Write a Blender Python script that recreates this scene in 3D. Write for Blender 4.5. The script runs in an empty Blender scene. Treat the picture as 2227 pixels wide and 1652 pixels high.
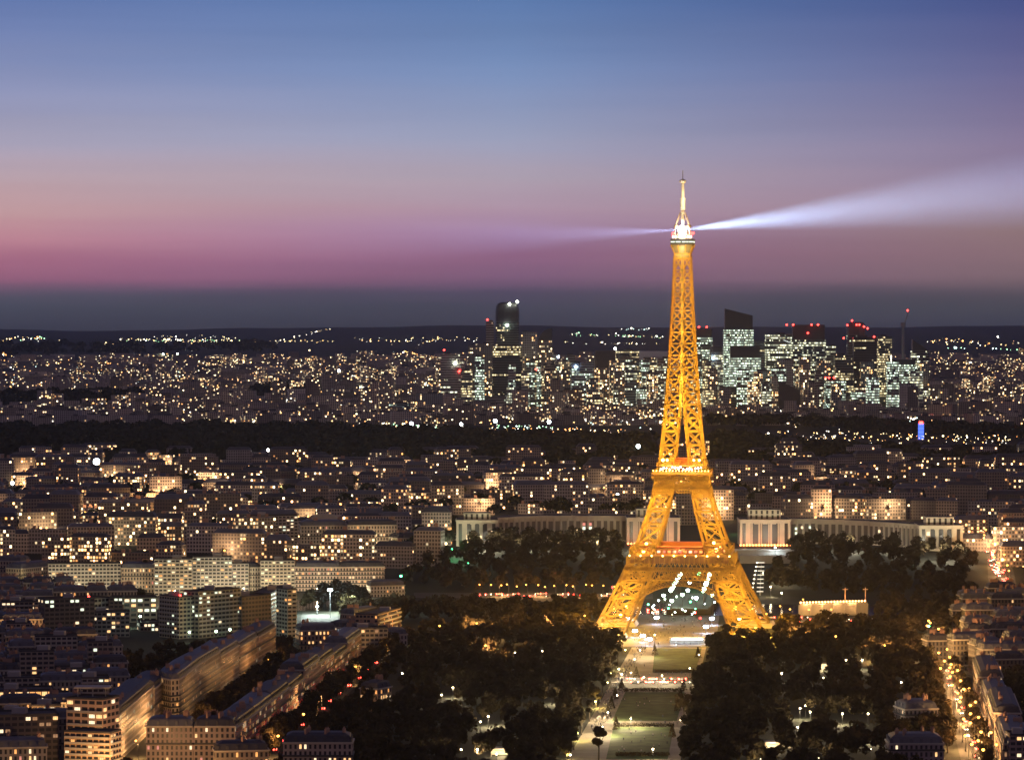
import bpy, math, random
import numpy as np
from mathutils import Vector, Matrix
R = math.radians
rnd = random.Random(7)
sc = bpy.context.scene
col = sc.collection

# ------------------------------------------------------------------ camera
CAM_H = 233.0
FP = 7881.5                      # focal length in the units of a 2227 x 1652 picture
PX, PY, HY = 1113.5, 826.0, 668.0
PITCH = math.atan((PY - HY) / FP)
cam_d = bpy.data.cameras.new("camera")
cam_d.sensor_width = 36.0
cam_d.lens = 36.0 * FP / 2227.0
cam_d.clip_start = 1.0
cam_d.clip_end = 200000.0
cam = bpy.data.objects.new("camera", cam_d)
col.objects.link(cam)
cam.location = (0, 0, CAM_H)
cam.rotation_euler = (math.pi / 2 - PITCH, 0, 0)
sc.camera = cam

# ------------------------------------------------------------------ render
sc.view_settings.view_transform = 'Standard'
sc.view_settings.look = 'None'
sc.view_settings.exposure = 0.0
sc.view_settings.gamma = 1.0
cy = sc.cycles
cy.max_bounces = 4
cy.diffuse_bounces = 2
cy.glossy_bounces = 2
cy.transmission_bounces = 2
cy.volume_bounces = 0
cy.transparent_max_bounces = 8
cy.caustics_reflective = False
cy.caustics_refractive = False
cy.sample_clamp_indirect = 1.0
cy.sample_clamp_direct = 40.0
cy.use_light_tree = True
cy.filter_width = 1.6
cy.use_denoising = True

def s2l(c):
    return tuple(((v / 255.0) / 12.92 if v / 255.0 <= 0.04045 else ((v / 255.0 + 0.055) / 1.055) ** 2.4) for v in c)

class NT:
    """small helper to wire shader nodes"""
    def __init__(self, tree):
        self.t = tree; self.n = tree.nodes; self.l = tree.links
    def new(self, kind, **kw):
        n = self.n.new(kind)
        for k, v in kw.items():
            setattr(n, k, v)
        return n
    def put(self, sock, v):
        if isinstance(v, bpy.types.NodeSocket):
            self.l.new(v, sock)
        else:
            sock.default_value = v
    def math(self, op, a, b=0.0, clamp=False):
        n = self.new('ShaderNodeMath', operation=op, use_clamp=clamp)
        self.put(n.inputs[0], a); self.put(n.inputs[1], b)
        return n.outputs[0]
    def mix(self, f, a, b, kind='MIX'):
        n = self.new('ShaderNodeMix', data_type='RGBA', blend_type=kind)
        self.put(n.inputs[0], f); self.put(n.inputs[6], a); self.put(n.inputs[7], b)
        return n.outputs[2]
    def ramp(self, f, stops, interp='LINEAR'):
        n = self.new('ShaderNodeValToRGB')
        cr = n.color_ramp; cr.interpolation = interp
        while len(cr.elements) > 1:
            cr.elements.remove(cr.elements[-1])
        cr.elements[0].position = stops[0][0]; cr.elements[0].color = stops[0][1]
        for p, c in stops[1:]:
            e = cr.elements.new(p); e.color = c
        self.put(n.inputs[0], f)
        return n.outputs[0]

# ------------------------------------------------------------------ dusk sky (sun already below the western horizon)
world = bpy.data.worlds.new("World")
sc.world = world
world.use_nodes = True
w = NT(world.node_tree)
w.n.clear()
tc = w.new('ShaderNodeTexCoord')
sep = w.new('ShaderNodeSeparateXYZ')
w.l.new(tc.outputs['Generated'], sep.inputs[0])
dx, dy, dz = sep.outputs
noi = w.new('ShaderNodeTexNoise'); noi.inputs['Scale'].default_value = 1.0
mp = w.new('ShaderNodeMapping'); mp.inputs['Scale'].default_value = (9, 9, 190)
w.l.new(tc.outputs['Generated'], mp.inputs[0]); w.l.new(mp.outputs[0], noi.inputs['Vector'])
noi.inputs['Detail'].default_value = 4.0
wis = w.math('MULTIPLY', w.math('SUBTRACT', noi.outputs[0], 0.5), 0.0055)
el = w.math('ADD', dz, wis)
fac = w.math('SQRT', w.math('DIVIDE', w.math('MAXIMUM', w.math('ADD', el, 0.02), 0.0), 1.02))
def fpos(y):
    e = math.sin((HY - y) / FP)
    return math.sqrt((e + 0.02) / 1.02)
HIGH = [(0.2, (58, 80, 140)), (0.45, (48, 56, 92)), (1.0, (44, 44, 66))]
def skystops(tab):
    st = [(0.0, s2l((24, 22, 30)) + (1,)), (fpos(HY + 64), s2l((52, 53, 64)) + (1,)), (fpos(HY + 34), s2l((62, 63, 76)) + (1,))]
    for y, c in sorted(tab, reverse=True):
        st.append((fpos(y), s2l(c) + (1,)))
    for e, c in HIGH:
        st.append((math.sqrt((e + 0.02) / 1.02), s2l(c) + (1,)))
    return st
SL = [(0, (98, 120, 172)), (150, (132, 144, 186)), (300, (166, 162, 186)), (390, (188, 164, 174)), (460, (194, 154, 158)),
      (520, (188, 130, 144)), (570, (166, 104, 128)), (604, (152, 96, 122)), (622, (124, 90, 112)), (646, (84, 80, 94)), (668, (72, 74, 86))]
SC = [(0, (92, 122, 172)), (150, (120, 144, 188)), (300, (154, 160, 188)), (390, (176, 162, 178)), (455, (176, 148, 168)),
      (500, (164, 130, 164)), (550, (146, 102, 134)), (600, (128, 94, 124)), (636, (86, 76, 98)), (668, (70, 71, 86))]
SR = [(0, (72, 84, 138)), (150, (102, 102, 146)), (300, (132, 120, 152)), (400, (148, 128, 154)), (450, (152, 128, 144)),
      (500, (144, 118, 122)), (550, (140, 112, 120)), (600, (128, 104, 112)), (640, (90, 82, 90)), (668, (74, 74, 82))]
az = w.math('DIVIDE', dx, w.math('MAXIMUM', w.math('ABSOLUTE', dy), 0.05))
fl = w.math('DIVIDE', w.math('MINIMUM', az, 0.0), -0.135, True)
fr = w.math('DIVIDE', w.math('MAXIMUM', az, 0.0), 0.14, True)
sky = w.mix(fl, w.ramp(fac, skystops(SC)), w.ramp(fac, skystops(SL)))
sky = w.mix(fr, sky, w.ramp(fac, skystops(SR)))
mp2 = w.new('ShaderNodeMapping'); mp2.inputs['Scale'].default_value = (5, 5, 75)
no2 = w.new('ShaderNodeTexNoise'); no2.inputs['Scale'].default_value = 1.0; no2.inputs['Detail'].default_value = 5.0
w.l.new(tc.outputs['Generated'], mp2.inputs[0]); w.l.new(mp2.outputs[0], no2.inputs['Vector'])
sv = w.new('ShaderNodeVectorMath', operation='SCALE'); w.l.new(sky, sv.inputs[0])
w.l.new(w.math('ADD', w.math('MULTIPLY', no2.outputs[0], 0.22), 0.89), sv.inputs['Scale'])     # thin uneven haze high in the dusk
sky = sv.outputs[0]
# towards the east the twilight is gone: a dim mauve city-lit sky
west = w.math('ADD', w.math('MULTIPLY', dy, 1.4), 0.1, True)
sky = w.mix(west, (0.116, 0.086, 0.140, 1), sky)
bg = w.new('ShaderNodeBackground'); w.put(bg.inputs['Color'], sky); bg.inputs['Strength'].default_value = 1.0
wo = w.new('ShaderNodeOutputWorld'); w.l.new(bg.outputs[0], wo.inputs['Surface'])

# ------------------------------------------------------------------ geometry from the camera
CP, SP = math.cos(PITCH), math.sin(PITCH)
PROFILE = [(-3000, 0), (2920, 0), (2960, 3), (3110, 25), (3500, 28), (4300, 30), (5000, 22), (5400, 15), (9000, 18), (11000, 26),
           (14000, 46), (17000, 56), (20000, 66), (23000, 78), (25000, 84), (27000, 80), (46000, 60)]
PX_, PZ_ = [p[0] for p in PROFILE], [p[1] for p in PROFILE]
def hgt(x, y):
    z = float(np.interp(y, PX_, PZ_))
    if y > 11000:
        k = min(1.0, (y - 11000) / 9000.0)
        z += k * (12 * math.sin(x / 1900.0 + 0.8) + 9 * math.sin(x / 720.0 + y / 3100.0) + 5 * math.sin(x / 310.0 + 2.0) + 2.5 * math.sin(x / 120.0))
    return z
def ray(x, y):
    a, b = (x - PX) / FP, (PY - y) / FP
    return Vector((a, CP + b * SP, -SP + b * CP))
def at(x, y, D):
    """the point seen at picture position x, y that lies D metres ahead"""
    d = ray(x, y)
    return Vector((0, 0, CAM_H)) + d * (D / d.y)
def gp(x, y):
    """the ground point seen at picture position x, y"""
    d = ray(x, y); t0 = 1200.0
    o = Vector((0, 0, CAM_H))
    prev = 1200.0
    s = 1200.0
    while s < 25500:
        p = o + d * s
        if p.z <= hgt(p.x, p.y):
            lo, hi = prev, s
            for _ in range(20):
                m = (lo + hi) / 2; q = o + d * m
                if q.z <= hgt(q.x, q.y): hi = m
                else: lo = m
            q = o + d * hi
            return Vector((q.x, q.y, hgt(q.x, q.y)))
        prev = s
        s *= 1.01
    q = o + d * 24800
    return Vector((q.x, q.y, hgt(q.x, q.y)))
def proj(p):
    v = Vector(p) - Vector((0, 0, CAM_H))
    f = v.y * CP - v.z * SP
    u = v.y * SP + v.z * CP
    return PX + FP * v.x / f, PY - FP * u / f

# ------------------------------------------------------------------ objects and tags
def tag(o, label=None, cat=None, group=None, kind=None):
    if label: o['label'] = label
    if cat: o['category'] = cat
    if group: o['group'] = group
    if kind: o['kind'] = kind
    return o
def empty(name, loc, rz=0.0):
    o = bpy.data.objects.new(name, None)
    o.empty_display_size = 2.0
    col.objects.link(o)
    o.location = loc; o.rotation_euler = (0, 0, rz)
    return o
def link(name, me, parent=None, loc=(0, 0, 0), rz=0.0):
    o = bpy.data.objects.new(name, me)
    col.objects.link(o)
    o.location = loc; o.rotation_euler = (0, 0, rz)
    if parent: o.parent = parent
    return o
KIDS = {}
def adopt(parent, child):
    child.parent = parent
    return child
def copy_tree(o, parent=None):
    c = o.copy(); col.objects.link(c); c.parent = parent
    for ch in list(o.children): copy_tree(ch, c)
    return c
def lamp(name, loc, power, color, parent=None, radius=0.4, spot=None, aim=None, blend=0.5):
    d = bpy.data.lights.new(name, 'SPOT' if spot else 'POINT')
    d.energy = power; d.color = color; d.shadow_soft_size = radius
    if spot:
        d.spot_size = spot; d.spot_blend = blend
    o = bpy.data.objects.new(name, d); col.objects.link(o)
    o.location = loc
    if aim is not None:
        o.rotation_euler = Vector(aim).to_track_quat('-Z', 'Y').to_euler()
    if parent: o.parent = parent
    return o

class MB:
    """collects faces with uv, material index and per-face attributes, then builds one mesh"""
    def __init__(self):
        self.v = []; self.f = []; self.m = []; self.uv = []; self.lit = []; self.seed = []; self.tint = []; self.smooth = False
    def face(self, pts, mi=0, uv=None, lit=0.0, seed=0.0, tint=(0.3, 0.3, 0.3)):
        n = len(self.v)
        self.v.extend([tuple(p) for p in pts])
        self.f.append(tuple(range(n, n + len(pts))))
        self.m.append(mi)
        self.uv.append(uv if uv else [(-5.0, -5.0)] * len(pts))
        self.lit.append(lit); self.seed.append(seed); self.tint.append(tint)
    def box(self, c, s, mi=0, rz=0.0, **kw):
        hx, hy, hz = s[0] / 2, s[1] / 2, s[2] / 2
        ca, sa = math.cos(rz), math.sin(rz)
        P = []
        for (a, b, d) in ((-1, -1, -1), (1, -1, -1), (1, 1, -1), (-1, 1, -1), (-1, -1, 1), (1, -1, 1), (1, 1, 1), (-1, 1, 1)):
            x, y = a * hx, b * hy
            P.append((c[0] + x * ca - y * sa, c[1] + x * sa + y * ca, c[2] + d * hz))
        for q in ((0, 1, 5, 4), (1, 2, 6, 5), (2, 3, 7, 6), (3, 0, 4, 7), (4, 5, 6, 7), (3, 2, 1, 0)):
            self.face([P[i] for i in q], mi, **kw)
    def tube(self, p, q, r0, r1, n=6, mi=0, cap=True):
        p, q = Vector(p), Vector(q)
        d = (q - p).normalized()
        a = d.orthogonal().normalized(); b = d.cross(a)
        A = [p + (a * math.cos(2 * math.pi * i / n) + b * math.sin(2 * math.pi * i / n)) * r0 for i in range(n)]
        B = [q + (a * math.cos(2 * math.pi * i / n) + b * math.sin(2 * math.pi * i / n)) * r1 for i in range(n)]
        for i in range(n):
            j = (i + 1) % n
            self.face([A[i], A[j], B[j], B[i]], mi)
        if cap:
            self.face(B, mi); self.face(A[::-1], mi)
    def lathe(self, c, prof, n=12, mi=0):
        rings = [[(c[0] + r * math.cos(2 * math.pi * i / n), c[1] + r * math.sin(2 * math.pi * i / n), c[2] + z) for i in range(n)] for r, z in prof]
        for A, B in zip(rings, rings[1:]):
            for i in range(n):
                j = (i + 1) % n
                self.face([A[i], A[j], B[j], B[i]], mi)
        self.face(rings[-1], mi); self.face(rings[0][::-1], mi)
    def ball(self, c, r, mi=0, n=8, k=5, sz=1.0):
        prof = [(max(0.001, r * math.sin(math.pi * i / k)), -r * sz * math.cos(math.pi * i / k)) for i in range(k + 1)]
        self.lathe(c, prof, n, mi)
    def angle(self, p, q, w, hint=(0, 0, 1), mi=0):
        """an angle iron: two flanges at right angles"""
        p, q = Vector(p), Vector(q)
        d = (q - p).normalized()
        a = d.cross(Vector(hint))
        if a.length < 0.05: a = d.orthogonal()
        a.normalize(); b = d.cross(a).normalized()
        h = w / 2
        self.face([p - a * h, p + a * h, q + a * h, q - a * h], mi)
        self.face([p - b * h, p + b * h, q + b * h, q - b * h], mi)
    def mesh(self, name, mats):
        me = bpy.data.meshes.new(name)
        me.from_pydata(self.v, [], self.f)
        for m in mats: me.materials.append(m)
        me.polygons.foreach_set('material_index', self.m)
        if self.smooth: me.polygons.foreach_set('use_smooth', [True] * len(self.f))
        uvl = me.uv_layers.new(name='UVMap')
        uvl.data.foreach_set('uv', [c for f in self.uv for p in f for c in p])
        a = me.attributes.new('lit', 'FLOAT', 'FACE'); a.data.foreach_set('value', self.lit)
        a = me.attributes.new('seed', 'FLOAT', 'FACE'); a.data.foreach_set('value', self.seed)
        a = me.attributes.new('tint', 'FLOAT_COLOR', 'FACE')
        a.data.foreach_set('color', [c for t in self.tint for c in (t[0], t[1], t[2], 1.0)])
        me.update()
        return me
    def build(self, name, mats, parent=None, loc=(0, 0, 0), rz=0.0):
        if not isinstance(mats, (list, tuple)): mats = [mats]
        return link(name, self.mesh(name, mats), parent, loc, rz)

# ------------------------------------------------------------------ materials
MATS = {}
def principled(name, color, rough=0.8, metal=0.0, noise=0.0, nscale=0.3, spec=0.3):
    if name in MATS: return MATS[name]
    m = bpy.data.materials.new(name); m.use_nodes = True
    t = NT(m.node_tree); b = t.n['Principled BSDF']
    b.inputs['Roughness'].default_value = rough; b.inputs['Metallic'].default_value = metal
    b.inputs['Specular IOR Level'].default_value = spec
    if noise:
        g = t.new('ShaderNodeNewGeometry'); n = t.new('ShaderNodeTexNoise')
        n.inputs['Scale'].default_value = nscale; n.inputs['Detail'].default_value = 4
        t.l.new(g.outputs['Position'], n.inputs['Vector'])
        k = t.math('ADD', t.math('MULTIPLY', t.math('SUBTRACT', n.outputs[0], 0.5), noise * 2), 1.0)
        cn = t.new('ShaderNodeRGB'); cn.outputs[0].default_value = tuple(color) + (1,)
        vm = t.new('ShaderNodeVectorMath', operation='SCALE'); t.l.new(cn.outputs[0], vm.inputs[0]); t.l.new(k, vm.inputs['Scale'])
        t.l.new(vm.outputs[0], b.inputs['Base Color'])
    else:
        b.inputs['Base Color'].default_value = tuple(color) + (1,)
    MATS[name] = m
    return m
def glow(name, color, strength):
    if name in MATS: return MATS[name]
    m = bpy.data.materials.new(name); m.use_nodes = True
    t = NT(m.node_tree); t.n.clear()
    e = t.new('ShaderNodeEmission'); e.inputs[0].default_value = tuple(color) + (1,); e.inputs[1].default_value = strength
    o = t.new('ShaderNodeOutputMaterial'); t.l.new(e.outputs[0], o.inputs[0])
    m.cycles.emission_sampling = 'NONE'
    MATS[name] = m
    return m
def iron_mat():
    m = bpy.data.materials.new('painted_iron'); m.use_nodes = True
    t = NT(m.node_tree); t.n.clear()
    g = t.new('ShaderNodeNewGeometry'); n = t.new('ShaderNodeTexNoise'); n.inputs['Scale'].default_value = 0.35
    t.l.new(g.outputs['Position'], n.inputs['Vector'])
    c = t.mix(n.outputs[0], (0.38, 0.27, 0.11, 1), (0.26, 0.17, 0.07, 1))
    d = t.new('ShaderNodeBsdfDiffuse'); t.put(d.inputs[0], c)
    tr = t.new('ShaderNodeBsdfTranslucent'); t.put(tr.inputs[0], c)   # small lattice girders: lamplight passes through their openings
    mx = t.new('ShaderNodeMixShader'); mx.inputs[0].default_value = 0.42
    t.l.new(d.outputs[0], mx.inputs[1]); t.l.new(tr.outputs[0], mx.inputs[2])
    o = t.new('ShaderNodeOutputMaterial'); t.l.new(mx.outputs[0], o.inputs[0])
    return m
def facade(name, fu, fv, warm, white, strength, wallrough=0.85, group=0.0, cluster=0.0, glass=(0.03, 0.033, 0.045), spread=0.5):
    """wall with a grid of windows; uv counts bays and floors, so every cell is one window. Per-face 'lit' is the share of windows lit."""
    m = bpy.data.materials.new(name); m.use_nodes = True
    t = NT(m.node_tree); b = t.n['Principled BSDF']
    uv = t.new('ShaderNodeUVMap', uv_map='UVMap'); s = t.new('ShaderNodeSeparateXYZ'); t.l.new(uv.outputs[0], s.inputs[0])
    u, v = s.outputs[0], s.outputs[1]
    al = t.new('ShaderNodeAttribute', attribute_name='lit'); as_ = t.new('ShaderNodeAttribute', attribute_name='seed'); at_ = t.new('ShaderNodeAttribute', attribute_name='tint')
    iu, iv = t.math('FLOOR', u), t.math('FLOOR', v)
    fu_, fv_ = t.math('SUBTRACT', u, iu), t.math('SUBTRACT', v, iv)
    def band(x, lo, hi):
        return t.math('MULTIPLY', t.math('GREATER_THAN', x, lo), t.math('LESS_THAN', x, hi))
    mask = t.math('MULTIPLY', band(fu_, *fu), band(fv_, *fv))
    mask = t.math('MULTIPLY', mask, t.math('GREATER_THAN', v, 0.0))
    def wn(a, b_, c):
        cb = t.new('ShaderNodeCombineXYZ'); t.put(cb.inputs[0], a); t.put(cb.inputs[1], b_); t.put(cb.inputs[2], c)
        n = t.new('ShaderNodeTexWhiteNoise', noise_dimensions='3D'); t.l.new(cb.outputs[0], n.inputs['Vector'])
        return n
    sd = t.math('MULTIPLY', as_.outputs['Fac'], 917.3)
    n1 = wn(iu, iv, sd)
    share = al.outputs['Fac']
    if cluster:          # lived-in and quiet quarters: the share of lit windows drifts over the town
        gc = t.new('ShaderNodeNewGeometry'); nc = t.new('ShaderNodeTexNoise'); nc.inputs['Scale'].default_value = cluster; nc.inputs['Detail'].default_value = 2
        t.l.new(gc.outputs['Position'], nc.inputs['Vector'])
        share = t.math('MULTIPLY', share, t.math('MAXIMUM', t.math('SUBTRACT', t.math('MULTIPLY', nc.outputs[0], 6.0), 2.0), 0.12))
    lit = t.math('LESS_THAN', n1.outputs['Value'], share)
    if group:
        g1 = wn(t.math('FLOOR', t.math('DIVIDE', t.math('ADD', u, t.math('MULTIPLY', iv, 2.7)), group)), iv, t.math('ADD', sd, 11.0))
        lg = t.math('LESS_THAN', g1.outputs['Value'], al.outputs['Fac'])
        lit = t.math('MULTIPLY', lg, t.math('LESS_THAN', n1.outputs['Value'], 0.95))
        lit = t.math('MAXIMUM', lit, t.math('LESS_THAN', n1.outputs['Value'], t.math('MULTIPLY', al.outputs['Fac'], 0.25)))
        src = g1
    else:
        src = n1
    n2 = wn(iv, iu, t.math('ADD', sd, 5.5))
    cs = t.new('ShaderNodeSeparateColor'); t.l.new(n2.outputs['Color'], cs.inputs[0])
    bright = t.math('ADD', t.math('POWER', cs.outputs[0], 3.2), 0.08)
    wc = t.mix(t.math('POWER', cs.outputs[1], spread), tuple(warm) + (1,), tuple(white) + (1,))
    if group:            # each tower has its own lamps: some warm, some teal
        n3 = wn(sd, 3.0, 7.0); c3 = t.new('ShaderNodeSeparateColor'); t.l.new(n3.outputs['Color'], c3.inputs[0])
        wc = t.mix(t.math('MULTIPLY', t.math('GREATER_THAN', c3.outputs[0], 0.62), 0.35), wc, (0.50, 1.0, 0.92, 1))
        wc = t.mix(t.math('MULTIPLY', t.math('LESS_THAN', c3.outputs[0], 0.28), 0.7), wc, (1.0, 0.70, 0.30, 1))
    es = t.math('MULTIPLY', t.math('MULTIPLY', mask, lit), t.math('MULTIPLY', bright, strength))
    g = t.new('ShaderNodeNewGeometry'); n = t.new('ShaderNodeTexNoise'); n.inputs['Scale'].default_value = 0.12; n.inputs['Detail'].default_value = 5
    t.l.new(g.outputs['Position'], n.inputs['Vector'])
    k = t.math('ADD', t.math('MULTIPLY', n.outputs[0], 0.6), 0.7)
    vm = t.new('ShaderNodeVectorMath', operation='SCALE'); t.l.new(at_.outputs['Color'], vm.inputs[0]); t.l.new(k, vm.inputs['Scale'])
    base = t.mix(mask, vm.outputs[0], tuple(glass) + (1,))
    t.put(b.inputs['Base Color'], base)
    t.put(b.inputs['Roughness'], t.math('SUBTRACT', wallrough, t.math('MULTIPLY', mask, wallrough - 0.25)))
    b.inputs['Specular IOR Level'].default_value = 0.2
    t.put(b.inputs['Emission Color'], wc); t.put(b.inputs['Emission Strength'], es)
    m.cycles.emission_sampling = 'NONE'
    return m
WARM, WHITE, ORNG = (1.0, 0.60, 0.24), (1.0, 0.92, 0.70), (1.0, 0.46, 0.12)
M_STONE = facade('stone_facade', (0.27, 0.73), (0.16, 0.80), (1.0, 0.50, 0.16), (1.0, 0.88, 0.62), 5.0)
M_SLAB = facade('slab_facade', (0.12, 0.88), (0.30, 0.84), (1.0, 0.62, 0.26), (0.95, 1.0, 0.72), 3.6)
M_OFFICE = facade('office_facade', (0.04, 0.96), (0.30, 0.76), (1.0, 0.86, 0.42), (0.92, 1.0, 0.74), 3.8, group=15.0, glass=(0.02, 0.025, 0.03), wallrough=0.5)
M_FLAT = facade('flat_facade', (0.18, 0.82), (0.22, 0.82), (1.0, 0.40, 0.10), (1.0, 0.80, 0.44), 10.0, spread=1.1, cluster=0.006, glass=(0.10, 0.09, 0.09))
M_TOWERFLAT = facade('tower_flat_facade', (0.2, 0.8), (0.22, 0.82), (1.0, 0.46, 0.13), (1.0, 0.86, 0.52), 9.0, spread=0.9, cluster=0.0022, glass=(0.08, 0.08, 0.085))
M_ZINC = principled('zinc_roof', (0.10, 0.105, 0.13), 0.55, noise=0.35, nscale=0.15)
M_SLATE = principled('slate_roof', (0.05, 0.05, 0.065), 0.6, noise=0.35, nscale=0.2)
M_TAR = principled('tar_roof', (0.06, 0.058, 0.065), 0.9, noise=0.4, nscale=0.1)
M_BRICK = principled('chimney_brick', (0.36, 0.22, 0.16), 0.9, noise=0.2)
M_CREAM = principled('cream_stone', (0.46, 0.42, 0.35), 0.85, noise=0.2, nscale=0.2)
M_CONC = principled('concrete', (0.38, 0.36, 0.33), 0.85, noise=0.2, nscale=0.2)
M_DARKM = principled('dark_metal', (0.05, 0.05, 0.055), 0.5)
M_IRON = iron_mat()
M_IRONS = principled('iron_plate', (0.22, 0.13, 0.075), 0.6, noise=0.2, nscale=0.4)
G_RED = glow('red_lamp', (1.0, 0.04, 0.03), 14)
G_SOD = glow('sodium_lamp', (1.0, 0.42, 0.07), 9)
G_WARM = glow('warm_lamp', (1.0, 0.80, 0.48), 22)
G_COOL = glow('cool_lamp', (0.82, 0.96, 1.0), 26)
G_GREEN = glow('green_lamp', (0.10, 1.0, 0.35), 16)
G_MINT = glow('mint_lamp', (0.75, 1.0, 0.72), 22)
G_BLUE = glow('blue_lamp', (0.10, 0.20, 1.0), 1.6)
G_GOLD = glow('gold_lamp', (1.0, 0.62, 0.16), 16)
WIN = [glow('window_orange', (1.0, 0.42, 0.12), 1.7), glow('window_amber', (1.0, 0.55, 0.22), 1.8), glow('window_cream', (1.0, 0.74, 0.44), 1.9),
       glow('window_white', (0.90, 1.0, 0.74), 1.6), glow('window_pink', (1.0, 0.36, 0.26), 1.0), glow('window_dim', (1.0, 0.52, 0.26), 0.45)]
# ------------------------------------------------------------------ ground, river, lawns, paths
def ground_mat():
    m = bpy.data.materials.new('city_ground'); m.use_nodes = True
    t = NT(m.node_tree); b = t.n['Principled BSDF']
    g = t.new('ShaderNodeNewGeometry'); n = t.new('ShaderNodeTexNoise'); n.inputs['Scale'].default_value = 0.012; n.inputs['Detail'].default_value = 8
    t.l.new(g.outputs['Position'], n.inputs['Vector'])
    t.put(b.inputs['Base Color'], t.mix(n.outputs[0], (0.022, 0.028, 0.018, 1), (0.055, 0.052, 0.05, 1)))
    b.inputs['Roughness'].default_value = 0.95; b.inputs['Specular IOR Level'].default_value = 0.1
    return m
rows = [-900.0]
while rows[-1] < 2800: rows.append(rows[-1] + 100)
while rows[-1] < 3700: rows.append(rows[-1] + 20)
while rows[-1] < 26600: rows.append(rows[-1] * 1.02)
NC = 70
gv, gf = [], []
for y in rows:
    hw = 700 + 0.26 * max(0, y)
    for i in range(NC + 1):
        x = -hw + 2 * hw * i / NC
        gv.append((x, y, hgt(x, y)))
for r_ in range(len(rows) - 1):
    for i in range(NC):
        a = r_ * (NC + 1) + i
        gf.append((a, a + 1, a + NC + 2, a + NC + 1))
gme = bpy.data.meshes.new('ground'); gme.from_pydata(gv, [], gf); gme.materials.append(ground_mat())
gme.polygons.foreach_set('use_smooth', [True] * len(gf))
ground = link('ground', gme); tag(ground, kind='structure')

def sheet(name, pts, mat, lift=0.05, world=False, sub=6):
    """a flat sheet laid on the ground through picture points (a quad is subdivided so that it follows the terrain)"""
    P = pts if world else [gp(*p) for p in pts]
    vs, fs = [], []
    if len(P) == 4:
        for j in range(sub + 1):
            for i in range(sub + 1):
                a = P[0].lerp(P[1], i / sub); b = P[3].lerp(P[2], i / sub)
                q = a.lerp(b, j / sub)
                vs.append((q.x, q.y, hgt(q.x, q.y) + lift))
        for j in range(sub):
            for i in range(sub):
                a = j * (sub + 1) + i
                fs.append((a, a + 1, a + sub + 2, a + sub + 1))
    else:
        vs = [(q.x, q.y, q.z + lift) for q in P]; fs = [tuple(range(len(P)))]
    me = bpy.data.meshes.new(name); me.from_pydata(vs, [], fs); me.materials.append(mat)
    o = link(name, me); tag(o, kind='structure')
    return o
M_ASPH = principled('asphalt', (0.06, 0.058, 0.056), 0.9, noise=0.3, nscale=0.06)
M_GRAVEL = principled('pale_gravel', (0.34, 0.29, 0.22), 0.95, noise=0.45, nscale=0.09)
M_PLAZA = principled('plaza_paving', (0.13, 0.125, 0.14), 0.8, noise=0.4, nscale=0.1)
M_LAWN = principled('lawn', (0.065, 0.10, 0.03), 0.95, noise=1.1, nscale=0.12)
M_WATER = principled('river_water', (0.012, 0.018, 0.022), 0.12, spec=0.5)
def wq(a, b, c, d): return [Vector((p[0], p[1], 0)) for p in (a, b, c, d)]
sheet('river', wq((-900, 2880), (900, 2640), (900, 2770), (-900, 2960)), M_WATER, 0.06, True, 2)
# the park axis: gravel walks, lawns, cross road
sheet('esplanade', [(1330, 1405), (1556, 1405), (1566, 1325), (1375, 1325)], M_PLAZA, 0.05)
sheet('gravel_walk', [(1228, 1660), (1478, 1660), (1536, 1407), (1374, 1407)], M_GRAVEL, 0.05)
sheet('lawn', [(1419, 1462), (1512, 1462), (1526, 1409), (1424, 1409)], M_LAWN, 0.09)
sheet('lawn', [(1331, 1567), (1472, 1567), (1489, 1504), (1360, 1504)], M_LAWN, 0.09)
sheet('lawn', [(1318, 1650), (1452, 1650), (1466, 1580), (1334, 1580)], M_LAWN, 0.09)
sheet('road', [(1325, 1496), (1504, 1496), (1507, 1473), (1331, 1473)], M_ASPH, 0.09)
sheet('kerb_strip', [(1329, 1483.6), (1505, 1483.6), (1505.6, 1481.8), (1330, 1481.8)], M_CONC, 0.13)
# right avenue with two carriageways, the boulevard of brake lights, the two quays
sheet('avenue', [(2092, 1660), (2152, 1660), (2058, 1420), (2030, 1420)], M_ASPH, 0.06)
sheet('avenue', [(2034, 1420), (2052, 1420), (2026, 1366), (2014, 1366)], M_ASPH, 0.06)
sheet('service_road', [(2150, 1660), (2178, 1660), (2120, 1490), (2106, 1490)], M_ASPH, 0.06)
sheet('boulevard', [(2150, 1275), (2212, 1275), (2168, 1160), (2140, 1160)], M_ASPH, 0.06, sub=14)
sheet('quay_road', [(900, 1299), (1420, 1302), (1420, 1290), (900, 1288)], M_ASPH, 0.06)
sheet('quay_road', [(1640, 1352), (1960, 1360), (1960, 1340), (1640, 1334)], M_ASPH, 0.06)
sheet('avenue', [(520, 1690), (556, 1690), (888, 1388), (872, 1388)], M_ASPH, 0.06)
sheet('sports_field', [(652, 1352), (735, 1352), (735, 1330), (658, 1330)], M_ASPH, 0.08)

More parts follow.
